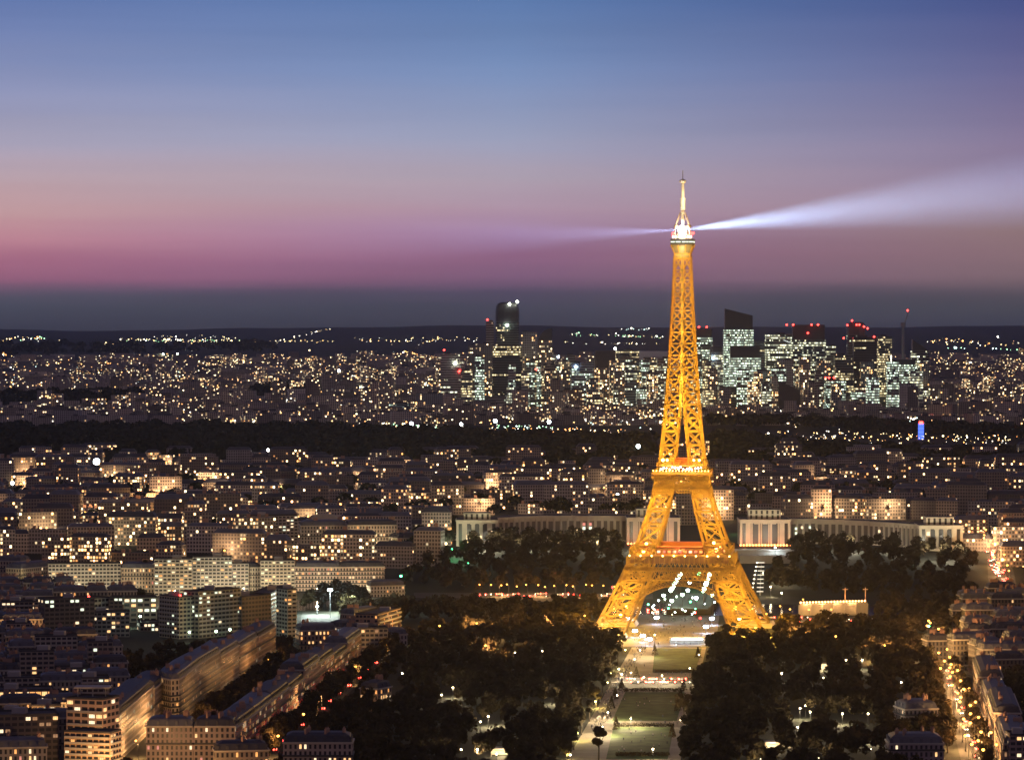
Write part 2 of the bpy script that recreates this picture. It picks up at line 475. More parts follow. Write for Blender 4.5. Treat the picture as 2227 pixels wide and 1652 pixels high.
# ------------------------------------------------------------------ haze: one closed box of even, thin air
hz = MB(); 
hz.box((0, 13100, 182), (17600, 28700, 368), 0)
hm = bpy.data.materials.new('evening_haze'); hm.use_nodes = True
ht = NT(hm.node_tree); ht.n.clear()
pv = ht.new('ShaderNodeVolumePrincipled')
pv.inputs['Color'].default_value = (0.93, 0.94, 1.0, 1)
pv.inputs['Density'].default_value = HAZE if 'HAZE' in globals() else 1.05e-5
pv.inputs['Anisotropy'].default_value = 0.7
ho = ht.new('ShaderNodeOutputMaterial'); ht.l.new(pv.outputs[0], ho.inputs['Volume'])
hme = bpy.data.meshes.new('haze'); 
hme.from_pydata([tuple(p) for p in hz.v], [], hz.f); hme.materials.append(hm)
import bmesh
_b = bmesh.new(); _b.from_mesh(hme); bmesh.ops.remove_doubles(_b, verts=_b.verts, dist=0.01); _b.to_mesh(hme); _b.free()
haze = link('haze', hme); tag(haze, kind='stuff')
# ------------------------------------------------------------------ the iron tower
TW = at(1484, 1390, 2600); TX, TY = TW.x, 2600.0
TROT = -R(6.2)                                   # the tower's own axis, a little off the line of sight
tower = empty('lattice_tower', (TX, TY, 0), TROT)
tag(tower, 'tall iron lattice tower lit gold from within, searchlight blazing at its top', 'tower')
WZ = [0, 25, 57, 64, 90, 100, 115, 128, 157, 189, 222, 262, 276]
WW = [62.3, 49.0, 34.4, 31.4, 22.6, 20.2, 17.4, 15.2, 12.4, 10.0, 7.9, 6.0, 5.6]
LW = [23.5, 19.6, 15.2, 14.6, 13.0, 12.6, 11.4, 10.6, 10.6, 9.4, 7.5, 5.6, 5.2]
def Wz(z): return float(np.interp(z, WZ, WW))
def Iz(z): return max(0.35, Wz(z) - float(np.interp(z, WZ, LW)))
LV = [3.5, 15.5, 27.5, 38.5, 48.5, 57.5, 64, 76, 87.5, 98, 104, 111, 118, 124]
while LV[-1] < 266:
    k = (LV[-1] - 124) / 150.0
    LV.append(LV[-1] + 10.2 - 3.8 * k)
LV[-1] = 270
for sx in (-1, 1):
    for sy in (-1, 1):
        mb = MB()
        def cn(i, z):
            w_, n_ = Wz(z), Iz(z)
            return Vector(((sx * w_, sy * w_), (sx * n_, sy * w_), (sx * n_, sy * n_), (sx * w_, sy * n_))[i] + (z,))
        for a, b in zip(LV, LV[1:]):
            th = 0.95 if a < 60 else (0.85 if a < 118 else 0.74)
            for i in range(4):
                p, q = cn(i, a), cn(i, b)
                j = (i + 1) % 4
                r_, s_ = cn(j, a), cn(j, b)
                out = (p + r_) / 2 - (cn((i + 2) % 4, a) + cn((j + 2) % 4, a)) / 2
                outer = i in (0, 3)                       # the two faces on the outside of the tower
                k_ = 1.0 if outer else 0.4
                mb.angle(p, q, th * (1.7 if i == 0 or (i == 3 and a > 118) else 1.3), out)            # corner post
                mb.angle(p, s_, th * k_, out); mb.angle(r_, q, th * k_, out)
                mb.angle(p, r_, th * 1.25 * k_, (0, 0, 1))
                if a < 40 and outer:
                    mb.angle(p.lerp(q, 0.5), r_.lerp(s_, 0.5), th * 0.5, out)
                    mb.angle((p + r_) / 2, (q + s_) / 2, th * 0.4, out)
            mb.angle(cn(0, a), cn(2, a), th * 0.4)
        mb.build('leg_lattice', M_IRON, tower)
        # masonry foot
        f = MB(); c = (sx * 50.5, sy * 50.5)
        P = [(c[0] + a * 14.5, c[1] + b * 14.5) for a, b in ((-1, -1), (1, -1), (1, 1), (-1, 1))]
        Q = [(c[0] + a * 12.5, c[1] + b * 12.5) for a, b in ((-1, -1), (1, -1), (1, 1), (-1, 1))]
        for i in range(4):
            j = (i + 1) % 4
            f.face([P[i] + (0,), P[j] + (0,), Q[j] + (3.4,), Q[i] + (3.4,)])
        f.face([q + (3.4,) for q in Q])
        f.build('stone_pier', M_CREAM, tower)

def side(k, x, z, off=0.0):
    """a point on side k of the tower: x along the face, z up, off outward of the leaning face"""
    d = Wz(z) + off
    return Vector(((x, -d, z), (d, x, z), (-x, d, z), (-d, -x, z))[k])
for k in range(4):
    # the great arch between the feet: two ribs laced together
    ar = MB(); N = 44
    def arc(t, e):
        a = math.pi * (0.06 + 0.88 * t)
        return -math.cos(a) * (37.4 + e), 5.5 + math.sin(a) * (31.0 + e)
    for i in range(N):
        t0, t1 = i / N, (i + 1) / N
        for o in (0.3, 2.4):
            pi, pj = side(k, *arc(t0, 0), -o), side(k, *arc(t1, 0), -o)
            qi, qj = side(k, *arc(t0, 3.6), -o), side(k, *arc(t1, 3.6), -o)
            h = (pi - qi)
            ar.angle(pi, pj, 0.8, h); ar.angle(qi, qj, 0.8, h)
            ar.angle(pi, qj, 0.5, h); ar.angle(pj, qi, 0.5, h); ar.angle(pi, qi, 0.5, h)
        # spandrel uprights to the girder above
        x, z = arc(t0, 3.6)
        if abs(x) < 31 and z < 39 and i % 2 == 0:
            ar.angle(side(k, x, z, -0.3), side(k, x, 40.2, -0.3), 0.4)
            x2, z2 = arc((i + 2) / N, 3.6)
            if abs(x2) < 31: ar.angle(side(k, x, z, -0.3), side(k, x2, 40.2, -0.3), 0.35)
    ar.build('arch_lattice', M_IRON, tower)
    # trellis girders
    def trellis(name, z0, z1, n, wire, off):
        g = MB()
        for i in range(n):
            a0, a1 = -1 + 2 * i / n, -1 + 2 * (i + 1) / n
            p0, p1 = side(k, a0 * Wz(z0), z0, off), side(k, a1 * Wz(z0), z0, off)
            q0, q1 = side(k, a0 * Wz(z1), z1, off), side(k, a1 * Wz(z1), z1, off)
            h = Vector(side(k, 0, z0, 1)) - Vector(side(k, 0, z0, 0))
            g.angle(p0, q1, wire, h); g.angle(p1, q0, wire, h)
            g.angle(p0, p1, wire * 1.6, h); g.angle(q0, q1, wire * 1.6, h)
        g.build(name, M_IRON, tower)
    trellis('girder_lattice', 40.4, 47.4, 26, 0.55, 0.5)
    trellis('girder_lattice', 47.4, 48.9, 40, 0.35, 0.5)
    trellis('girder_lattice', 101.0, 104.0, 22, 0.4, 0.4)
    trellis('girder_lattice', 105.0, 110.0, 7, 0.7, 0.4)
    # consoles below the two galleries
    for (zz, half, n, dep, hh) in ((56.6, 35.2, 20, 2.6, 6.4), (113.6, 20.4, 16, 2.2, 3.6)):
        cs = MB()
        for i in range(n + 1):
            x = -half + 2 * half * i / n
            b0 = Wz(zz - hh) + 0.4
            for (p, q, w_) in (((x, -b0, zz - hh), (x, -half, zz - 0.4), 0.55), ((x, -b0, zz - hh), (x, -b0 + 0.2, zz - 0.4), 0.45)):
                rot = Matrix.Rotation(k * math.pi / 2, 3, 'Z')
                cs.angle(rot @ Vector(p), rot @ Vector(q), w_, rot @ Vector((1, 0, 0)))
        rot = Matrix.Rotation(k * math.pi / 2, 3, 'Z')
        cs.angle(rot @ Vector((-half, -half, zz - 0.4)), rot @ Vector((half, -half, zz - 0.4)), 0.35, rot @ Vector((0, 1, 0)))
        cs.build('console_lattice', M_IRON, tower)

def ring(mb, half, inner, z0, z1, mi=0):
    for k in range(4):
        rot = Matrix.Rotation(k * math.pi / 2, 3, 'Z')
        for (a, b, c, d) in (((-half, -half, z0), (half, -half, z0), (half, -half, z1), (-half, -half, z1)),
                             ((-half, -half, z1), (half, -half, z1), (inner, -inner, z1), (-inner, -inner, z1)),
                             ((-inner, -inner, z0), (inner, -inner, z0), (half, -half, z0), (-half, -half, z0))):
            mb.face([rot @ Vector(p) for p in (a, b, c, d)], mi)
p1 = MB(); ring(p1, 35.6, 15, 56.4, 57.6); ring(p1, 35.0, 33.6, 51.6, 56.3)
deck1 = p1.build('gallery_deck', M_IRONS, tower)
g1 = MB()
ring(g1, 35.9, 35.3, 61.6, 62.1)
for k in range(4):
    rot = Matrix.Rotation(k * math.pi / 2, 3, 'Z')
    for i in range(10):
        x = -35.4 + 70.8 * i / 9
        g1.box(rot @ Vector((x, -35.5, 59.6)), (0.55, 0.55, 4.0), 0, k * math.pi / 2)
    for i in range(60):
        x = -35.4 + 70.8 * i / 59
        g1.box(rot @ Vector((x, -35.5, 58.2)), (0.12, 0.12, 1.1), 0, k * math.pi / 2)
g1.build('gallery_frame', M_IRON, tower)
# red-walled pavilions on the first floor
M_PAV = principled('pavilion_red', (0.22, 0.07, 0.05), 0.5)
for k in range(4):
    pb = MB()
    rot = Matrix.Rotation(k * math.pi / 2, 3, 'Z')
    pb.box(rot @ Vector((0, -27.0, 60.1)), (34, 7, 5.0), 0, k * math.pi / 2)
    pb.box(rot @ Vector((0, -27.0, 62.9)), (36, 8.4, 0.5), 0, k * math.pi / 2)
    pv_ = pb.build('pavilion', M_PAV, tower)
    if k in (0, 1):
        for i in range(9):
            wb = MB(); wb.box(rot @ Vector((-15 + 3.75 * i, -30.6, 59.6)), (2.2, 0.15, 1.6), 0, k * math.pi / 2)
            wb.build('window', [WIN[2], WIN[4], WIN[0]][i % 3], pv_)
p2 = MB(); ring(p2, 20.7, 8, 113.8, 115.4); ring(p2, 17.6, 7.5, 119.4, 120.2)
p2.build('gallery_deck', M_IRONS, tower)
g2 = MB(); ring(g2, 20.9, 20.5, 116.5, 116.8); ring(g2, 17.8, 17.4, 121.4, 121.7)
for k in range(4):
    rot = Matrix.Rotation(k * math.pi / 2, 3, 'Z')
    for i in range(28):
        g2.box(rot @ Vector((-20.6 + 41.2 * i / 27, -20.7, 116.0)), (0.16, 0.16, 1.3), 0, k * math.pi / 2)
    for i in range(12):
        g2.box(rot @ Vector((-17.4 + 34.8 * i / 11, -17.5, 120.8)), (0.3, 0.3, 1.4), 0, k * math.pi / 2)
g2.build('gallery_frame', M_IRON, tower)
cab = MB(); cab.box((0, 0, 117.4), (22, 22, 3.8)); cab.box((0, 0, 122.4), (15, 15, 4.0)); cab.box((0, 0, 124.7), (16, 16, 0.5))
cab.build('visitor_hall', M_PAV, tower)
# the dark lift guide that runs up the middle of the upper shaft
for k in range(4):
    lg = MB()
    rot = Matrix.Rotation(k * math.pi / 2, 3, 'Z')
    a = 124.0
    pts = [z for z in LV if z >= 150]
    for z0, z1 in zip(pts, pts[1:]):
        p, q = rot @ Vector((0, -Wz(z0) - 0.25, z0)), rot @ Vector((0, -Wz(z1) - 0.25, z1))
        lg.tube(p, q, 0.42, 0.42, 4)
        lg.box(q, (1.7, 0.5, 1.5), 0, k * math.pi / 2)
    lg.build('lift_guide', M_DARKM, tower)
mid = MB(); mid.box((0, 0, 196.0), (17.4, 17.4, 0.9)); mid.box((0, 0, 197.6), (5, 5, 2.4))
mid.build('halfway_platform', M_IRONS, tower)
# top cabin
t1 = MB()
for (h0, z0, h1, z1) in ((5.6, 268.5, 5.9, 271.5), (5.2, 271.5, 7.9, 277.6), (8.3, 277.6, 8.3, 279.1), (8.0, 279.1, 8.0, 280.3), (8.3, 280.3, 8.3, 281.8)):
    for k in range(4):
        rot = Matrix.Rotation(k * math.pi / 2, 3, 'Z')
        t1.face([rot @ Vector(p) for p in ((-h0, -h0, z0), (h0, -h0, z0), (h1, -h1, z1), (-h1, -h1, z1))])
t1.face([(-8.3, -8.3, 281.8), (8.3, -8.3, 281.8), (8.3, 8.3, 281.8), (-8.3, 8.3, 281.8)])
cabin = t1.build('top_cabin', M_DARKM, tower)
for k in (0, 1, 3):
    rot = Matrix.Rotation(k * math.pi / 2, 3, 'Z')
    for (a, b) in ((-7.9, -5.2), (-4.6, -1.0), (-0.2, 2.6), (3.0, 4.6), (5.0, 7.9)):
        wb = MB(); wb.box(rot @ Vector(((a + b) / 2, -8.06, 279.7)), (b - a, 0.2, 0.9), 0, k * math.pi / 2)
        wb.build('window', WIN[3], cabin)
cap = MB()
for k in range(4):
    rot = Matrix.Rotation(k * math.pi / 2, 3, 'Z')
    for x0, x1 in ((-5.2, -7.9), (-1.8, -2.7), (1.8, 2.7), (5.2, 7.9)):
        cap.angle(rot @ Vector((x0, -5.4, 271)), rot @ Vector((x1, -8.2, 277.6)), 0.8, rot @ Vector((0, -1, 0)))
    cap.angle(rot @ Vector((-6, -6, 271)), rot @ Vector((6, -6, 271)), 1.6, (0, 0, 1))
    cap.angle(rot @ Vector((-6, -6, 268)), rot @ Vector((6, -6, 268)), 1.2, (0, 0, 1))
cap.build('flared_lattice', M_IRON, tower)
M_DOME = principled('dome_paint', (0.40, 0.27, 0.16), 0.5)
dm = MB()
dm.lathe((0, 0, 281.8), [(5.4, 0), (5.4, 3.0), (4.4, 3.4), (4.0, 5.2), (3.6, 8.6), (3.0, 9.4)], 12)
for sx in (-1, 1):
    for sy in (-1, 1):
        dm.tube((sx * 5.4, sy * 5.4, 282), (sx * 5.0, sy * 5.0, 291), 0.5, 0.4, 5)
        dm.ball((sx * 4.6, sy * 4.6, 290.6), 1.6)
        dm.tube((sx * 5.0, sy * 5.0, 291), (sx * 1.7, sy * 1.7, 301), 0.5, 0.35, 5)
dm.smooth = False
dm.build('campanile', M_DOME, tower)
M_MAST = principled('mast_white', (0.75, 0.70, 0.58), 0.5)
mm = MB()
mm.lathe((0, 0, 0), [(1.2, 291), (1.2, 302.5), (1.9, 303), (1.9, 310), (2.15, 310.2), (2.15, 311), (1.15, 311.2), (1.15, 322), (2.4, 322.6), (2.5, 323.8), (1.4, 324.4), (0.3, 324.8), (0.24, 331)], 12)
mast = mm.build('antenna_mast', M_MAST, tower)
for (z, r_) in ((301.6, 1.7), (298.6, 2.4), (295.6, 3.0)):
    q = MB(); q.lathe((0, 0, z), [(r_, 0), (r_, 0.6)], 12); q.build('gallery_ring', M_DOME, tower)
# red warning lamps, white cabin lamps, and the searchlight
for (x, y, z) in ((-6.4, -6.8, 286.0), (6.4, -6.8, 286.0), (-7, 6, 286.0), (7.2, 6, 286.2), (-6.6, -7.0, 284.6), (6.6, -7.0, 284.6)):
    q = MB(); q.ball((x, y, z), 0.8); q.build('warning_light', G_RED, tower)
for i, x in enumerate((-6.2, -4.4, -1.6, 1.7, 4.2, 6.0)):
    q = MB(); q.ball((x, -7.6, 283.2), 0.7); q.build('lamp', G_WARM, tower)
sl = MB()
sl.lathe((0, -6.0, 285.6), [(0.9, 0), (1.2, 0.6), (2.7, 1.4), (2.9, 2.6), (2.7, 4.4), (1.0, 5.6)], 14)
beacon = sl.build('searchlight', glow('searchlight_lens', (0.90, 0.95, 1.0), 60), tower)

# projectors: sodium lamps inside the legs, as on the real ironwork
SOD = (1.0, 0.515, 0.045)
def tower_lamp(p, power, r=0.7, color=SOD):
    o = lamp('projector_or_fill_light', p, power, color, tower, r)
    return o
PK = 1.2
for sx in (-1, 1):
    for sy in (-1, 1):
        for z, pw in ((11, 56000), (31, 42000), (52, 8000), (72, 26000), (95, 22000), (127, 14000), (150, 11000)):
            c = (Wz(z) + Iz(z)) / 2
            tower_lamp((sx * c, sy * c, z), pw * PK)
z = 168.0
while z < 270:
    tower_lamp((0, 0, z), (26000 - 15000 * (z - 166) / 100) * PK, 0.8)
    z += 14
# added fill lamps hung in mid-air to brighten the outer faces
for sx in (-1, 1):
    for z, pw in ((9, 86000), (26, 74000), (72, 64000), (92, 54000), (123, 46000), (146, 42000)):
        c = (Wz(z) + Iz(z)) / 2
        tower_lamp((sx * c, -(Wz(z) + 9.5), z), pw * PK, 0.8)
        tower_lamp((sx * (Wz(z) + 9.5), -c * 0.6, z), pw * 0.8 * PK, 0.8)
z = 165.0
while z < 270:
    tower_lamp((0, -(Wz(z) + 8.5), z), (42000 - 22000 * (z - 162) / 100) * PK, 0.8)
    tower_lamp((Wz(z) + 8.0, 0, z + 6), (30000 - 16000 * (z - 162) / 100) * PK, 0.8)
    z += 17
# floodlamps that show as bright spots at the foot of each stage
for (x, y, z, r_) in ((-46, -50, 6, 1.3), (-41, -44, 15, 1.2), (-37, -40.5, 21, 1.0), (43, -46, 14, 1.3), (47, -52, 5, 1.2), (40, -42, 21, 1.1), (51, -40, 20, 1.1), (-26, -30, 60, 1.3), (-24, -28, 65, 0.9),
                      (26, -30, 61, 1.4), (24, -28, 66, 1.0), (29, -26, 63, 1.0), (-13, -16.2, 124, 1.1), (-10, -15.8, 124, 0.9), (9, -15.8, 124, 0.8), (13, -16, 124, 0.8)):
    q = MB(); q.ball((x, y, z), r_, n=8, k=5); q.build('floodlamp', G_GOLD, tower)
for i in range(15):
    q = MB(); q.ball((-14 + 2 * i + rnd.uniform(-.4, .4), -17.9, 118.0 + rnd.uniform(-0.6, 1.4)), rnd.uniform(0.35, 0.75)); q.build('lamp', [G_WARM, G_COOL, G_WARM][i % 3], tower)
for i in range(18):
    q = MB(); q.ball((-19.6 + 39.2 * i / 17, -20.6, 116.6), 0.4); q.build('lamp', G_GOLD, tower)
for i in range(10):
    x = -35.4 + 70.8 * i / 9
    q = MB(); q.ball((x, -35.9, 57.0), 0.55); q.build('lamp', G_GOLD, tower)
    if i % 3 == 1: tower_lamp((x, -36.9, 58.0), 1800 * PK, 0.3)
for x in (-24, 0, 24): tower_lamp((x, -32.0, 60.4), 2200 * PK, 0.4, (1.0, 0.40, 0.14))
for x in (-8, 8): tower_lamp((x, -19.3, 118.2), 5000 * PK, 0.4, (1.0, 0.72, 0.4))
for x in (-14, 14): tower_lamp((x, -34, 40), 9000 * PK, 0.5)       # under the arch trellis
for (x, y, z, pw) in ((0, -10.5, 272, 5000), (0, -13, 297, 5000), (3.5, -8, 312, 5000)):
    tower_lamp((x, y, z), pw * PK, 0.3, (1.0, 0.74, 0.36))
tower_lamp((0, -11.5, 286), 5000 * PK, 0.5, (0.8, 0.9, 1.0))
# the searchlight's two beams in the hazy air
BP = 1.6
bw = Matrix.Rotation(TROT, 3, 'Z')
def beam_lamp(loc, power, colr, spread, aim):
    d = bpy.data.lights.new('beam_light', 'AREA'); d.shape = 'DISK'; d.size = 1.6; d.spread = spread; d.energy = power; d.color = colr
    o = bpy.data.objects.new('beam_light', d); col.objects.link(o)
    o.location = loc; o.rotation_euler = Vector(aim).to_track_quat('-Z', 'Y').to_euler()
    return o
b0 = Vector((TX, TY, 0)) + bw @ Vector((3.0, -6.0, 288.6))
beam_lamp(b0, 135000 * BP, (0.48, 0.68, 1.0), R(2.6), (0.134, -0.991, 0.0))
b1 = Vector((TX, TY, 0)) + bw @ Vector((-4.0, -4.0, 288.2))
beam_lamp(b1, 4200000 * BP, (0.50, 0.58, 1.0), R(7.0), (-0.51, 0.86, -0.004))
# ------------------------------------------------------------------ building kits
def inset(poly, d):
    n = len(poly); out = []
    for i in range(n):
        p0, p1, p2 = Vector(poly[i - 1]), Vector(poly[i]), Vector(poly[(i + 1) % n])
        e1, e2 = (p1 - p0).normalized(), (p2 - p1).normalized()
        n1, n2 = Vector((-e1.y, e1.x)), Vector((-e2.y, e2.x))
        bis = (n1 + n2)
        k = bis.length
        bis = bis / k if k > 1e-6 else n1
        c = max(0.35, bis.dot(n1))
        q = p1 + bis * (d / c)
        out.append((q.x, q.y))
    return out
def ccw(poly):
    a = sum(poly[i - 1][0] * poly[i][1] - poly[i][0] * poly[i - 1][1] for i in range(len(poly)))
    return poly if a > 0 else poly[::-1]
def walls(mb, poly, z0, z1, bay, floor, mi=0, **kw):
    """upright walls; uv counts window bays and floors. Returns the edges with their bay counts."""
    u = 0; ed = []
    nf = max(1, round((z1 - z0) / floor))
    for i in range(len(poly)):
        p, q = poly[i], poly[(i + 1) % len(poly)]
        L = math.hypot(q[0] - p[0], q[1] - p[1])
        nb = max(1, round(L / bay))
        mb.face([(p[0], p[1], z0), (q[0], q[1], z0), (q[0], q[1], z1), (p[0], p[1], z1)], mi, [(u, 0), (u + nb, 0), (u + nb, nf), (u, nf)], **kw)
        ed.append((Vector((p[0], p[1])), Vector((q[0], q[1])), nb, nf))
        u += nb + 3
    return ed
def band(mb, poly, z0, z1, out, mi=0, **kw):
    """a moulding or balcony slab running round the walls, standing proud of them"""
    P = inset(poly, -out); I = inset(poly, 0.02)
    n = len(P)
    for i in range(n):
        j = (i + 1) % n
        mb.face([P[i] + (z0,), P[j] + (z0,), P[j] + (z1,), P[i] + (z1,)], mi, **kw)
        mb.face([P[i] + (z1,), P[j] + (z1,), I[j] + (z1,), I[i] + (z1,)], mi, **kw)
        mb.face([I[i] + (z0,), I[j] + (z0,), P[j] + (z0,), P[i] + (z0,)], mi, **kw)

WMESH = {}
def window_mesh(wd, hg, k):
    """one lit window: pane with frame and mullion"""
    key = (round(wd, 1), round(hg, 1), k)
    if key in WMESH: return WMESH[key]
    b = MB()
    b.box((0, 0.02, 0), (wd, 0.08, hg), 0)
    for x in ((0,) if wd < 2.4 else (-wd / 4, wd / 4)):
        b.box((x, -0.04, 0), (0.09, 0.05, hg), 1)
    b.box((0, -0.045, hg * 0.22), (wd, 0.05, 0.08), 1)
    for x in (-wd / 2, wd / 2): b.box((x, -0.05, 0), (0.10, 0.09, hg + 0.1), 1)
    WMESH[key] = b.mesh('lit_window', [WIN[k], M_DARKM])
    return WMESH[key]
def add_windows(root, edges, z0, floor, n, rr, pal, wfrac=0.46, hfrac=0.62, centre=None, only=None, top_bias=True, off=0.06, rows=None):
    """n lit windows, each an object, in cells of the wall's own window grid on the sides that look towards the city viewpoint"""
    cells = []
    for ei, (p, q, nb, nf) in enumerate(edges):
        if only is not None and ei not in only: continue
        d = (q - p); L = d.length; d = d / L
        nrm = Vector((d.y, -d.x))
        mid_ = (p + q) / 2 + centre
        vis = nrm.dot(-mid_) / mid_.length
        if vis < 0.06: continue
        for b in range(nb):
            for f in (rows(nf) if rows else range(1 if nf > 3 else 0, nf)):
                wgt = (0.4 + f / nf) if top_bias else 1.0
                cells.append((rr.random() ** (1.0 / wgt), p, d, nrm, L, nb, b, f))
    cells.sort(key=lambda c: -c[0])
    for _, p, d, nrm, L, nb, b, f in cells[:n]:
        bw = L / nb
        c = p + d * (bw * (b + 0.5)) + nrm * off
        k = rr.choice(pal)
        o = link('lit_window', window_mesh(max(0.9, bw * wfrac), floor * hfrac, k), root, (c.x, c.y, z0 + floor * (f + 0.48)), math.atan2(d.y, d.x))
TINTS = [(0.44, 0.38, 0.30), (0.40, 0.35, 0.29), (0.48, 0.43, 0.36), (0.36, 0.30, 0.25), (0.42, 0.34, 0.27), (0.34, 0.31, 0.29)]
HPAL = [0, 0, 1, 1, 1, 2, 2, 4, 5]
def haussmann(label, poly, h, rr, lit=8, tint=None, group=None, name='apartment_building', cat='apartment building', z=None, pal=HPAL, floor=3.2, bay=2.5, roofmat=None, balc=(1, 4), rows=None, seedlit=0.0, chim=True):
    """stone apartment house: street walls, running balconies, cornice, mansard with dormers, chimney stacks, lit windows"""
    poly = ccw([(p[0], p[1]) for p in poly])
    cx, cy_ = sum(p[0] for p in poly) / len(poly), sum(p[1] for p in poly) / len(poly)
    if z is None: z = min(hgt(*p) for p in poly) - 0.3
    root = empty(name, (cx, cy_, z)); tag(root, label, cat, group)
    P = [(p[0] - cx, p[1] - cy_) for p in poly]
    tint = tint or rr.choice(TINTS)
    wall = MB()
    ed = walls(wall, P, 0, h, bay, floor, lit=seedlit, seed=rr.random(), tint=tint)
    nf = ed[0][3]; fl = h / nf
    wall.build('wall', M_STONE, root)
    for f in balc:
        if f < nf:
            b = MB(); band(b, P, fl * f, fl * f + 0.9, 0.55); b.build('balcony', M_DARKM if f != balc[0] or rr.random() < 0.4 else M_CONC, root)
    c = MB(); band(c, P, h - 0.2, h + 0.5, 0.5); c.build('cornice', M_CREAM, root)
    rf = MB(); rm = roofmat or rr.choice([M_ZINC, M_SLATE, M_ZINC])
    I1, I2 = inset(P, 1.3), inset(P, 4.2)
    z1, z2, z3 = h + 0.3, h + 3.6, h + 4.8
    n = len(P); Q = inset(P, 0.15)
    for i in range(n):
        j = (i + 1) % n
        rf.face([Q[i] + (z1,), Q[j] + (z1,), I1[j] + (z2,), I1[i] + (z2,)])
        rf.face([I1[i] + (z2,), I1[j] + (z2,), I2[j] + (z3,), I2[i] + (z3,)])
    rf.face([p + (z3,) for p in I2])
    # dormers along the sides that face the viewpoint
    for (p, q, nb, _) in ed:
        d = (q - p); L = d.length; d = d / L; nrm = Vector((d.y, -d.x)); m_ = (p + q) / 2 + Vector((cx, cy_))
        if nrm.dot(-m_) < 0 or L < 5: continue
        for b in range(0, nb):
            if nb > 3 and b % 2: continue
            s_ = p + d * (L / nb * (b + 0.5)) - nrm * 0.9
            rf.box((s_.x, s_.y, h + 1.75), (1.3, 1.3, 2.3), 0, math.atan2(d.y, d.x))
    ro = rf.build('roof', rm, root)
    if chim:
        for k in range(rr.randint(3, 6)):
            i = rr.randrange(n); t = rr.uniform(0.1, 0.9)
            a, b_ = Vector(I2[i]), Vector(I2[(i + 1) % n])
            s_ = a.lerp(b_, t)
            cb = MB(); ln = rr.uniform(1.6, 5.0); az_ = rr.choice([0.0, 1.2])
            cb.box((s_.x, s_.y, z3 + 0.6), (ln, 0.9, 2.6), 0, az_)
            for q_ in range(4):
                cb.tube((s_.x + math.cos(az_) * ln * (q_ - 1.5) * .26, s_.y + math.sin(az_) * ln * (q_ - 1.5) * .26, z3 + 1.9), (s_.x + math.cos(az_) * ln * (q_ - 1.5) * .26, s_.y + math.sin(az_) * ln * (q_ - 1.5) * .26, z3 + 2.7), 0.16, 0.14, 5)
            cb.build('chimney', M_BRICK, ro)
    add_windows(root, ed, 0, fl, lit, rr, pal, centre=Vector((cx, cy_)), rows=rows)
    return root
def slab(label, poly, h, rr, lit=10, tint=(0.42, 0.40, 0.36), group=None, name='apartment_tower', cat='apartment tower', z=None, pal=(2, 3, 3, 1), floor=2.9, bay=3.2, balc=None, box=True, every=1, only=None, wfrac=0.7, hfrac=0.55, mat=None, balcmat=None, seedlit=0.0, bd=0.9, bh=1.0):
    """modern block: flat roof with parapet and lift house, a balcony slab on every floor of some sides, lit windows"""
    poly = ccw([(p[0], p[1]) for p in poly])
    cx, cy_ = sum(p[0] for p in poly) / len(poly), sum(p[1] for p in poly) / len(poly)
    if z is None: z = min(hgt(*p) for p in poly) - 0.3
    root = empty(name, (cx, cy_, z)); tag(root, label, cat, group)
    P = [(p[0] - cx, p[1] - cy_) for p in poly]
    wall = MB(); ed = walls(wall, P, 0, h, bay, floor, lit=seedlit, seed=rr.random(), tint=tint)
    nf = ed[0][3]; fl = h / nf
    wall.build('wall', mat or M_SLAB, root)
    rf = MB(); rf.face([p + (h,) for p in inset(P, 0.3)]); band(rf, P, h, h + 0.9, 0.1)
    I = inset(P, 0.3)
    for i in range(len(P)):
        j = (i + 1) % len(P)
        rf.face([I[j] + (h,), I[i] + (h,), I[i] + (h + 0.9,), I[j] + (h + 0.9,)])
    ro = rf.build('roof', M_TAR, root)
    if box:
        q = MB(); xs = [p[0] for p in P]; ys = [p[1] for p in P]
        q.box((rr.uniform(-.2, .2) * (max(xs) - min(xs)), 0, h + 1.6), (min(7, (max(xs) - min(xs)) * .4), min(5, (max(ys) - min(ys)) * .5), 3.0), 0, rr.uniform(-.2, .2))
        q.build('lift_house', M_CONC, ro)
    if balc is not None:
        for f in range(1, nf, every):
            b = MB()
            for ei in balc:
                p, q, nb, _ = ed[ei % len(ed)]
                d = (q - p); L = d.length; d = d / L; nrm = Vector((d.y, -d.x)); c = (p + q) / 2 + nrm * (bd / 2 + 0.02)
                b.box((c.x, c.y, fl * f + bh / 2), (L * 0.97, bd, bh), 0, math.atan2(d.y, d.x))
            b.build('balcony', balcmat or M_CONC, root)
    add_windows(root, ed, 0, fl, lit, rr, list(pal), wfrac=wfrac, hfrac=hfrac, centre=Vector((cx, cy_)), only=only, off=0.06)
    return root
def facing(x1, y1, x2, y2, depth):
    """plan of a block whose street front runs between two ground points of the picture and which reaches depth metres back from it"""
    a, b = gp(x1, y1), gp(x2, y2)
    a, b = Vector((a.x, a.y)), Vector((b.x, b.y))
    d = (b - a).normalized(); n = Vector((-d.y, d.x))
    if n.dot((a + b) / 2) < 0: n = -n
    return [tuple(a), tuple(b), tuple(b + n * depth), tuple(a + n * depth)]
def sky_h(x, ytop, D):
    """height above the ground of something whose top shows at ytop, D metres ahead"""
    p = at(x, ytop, D)
    return p.z - hgt(p.x, p.y)
TAKEN = []          # footprints already built on
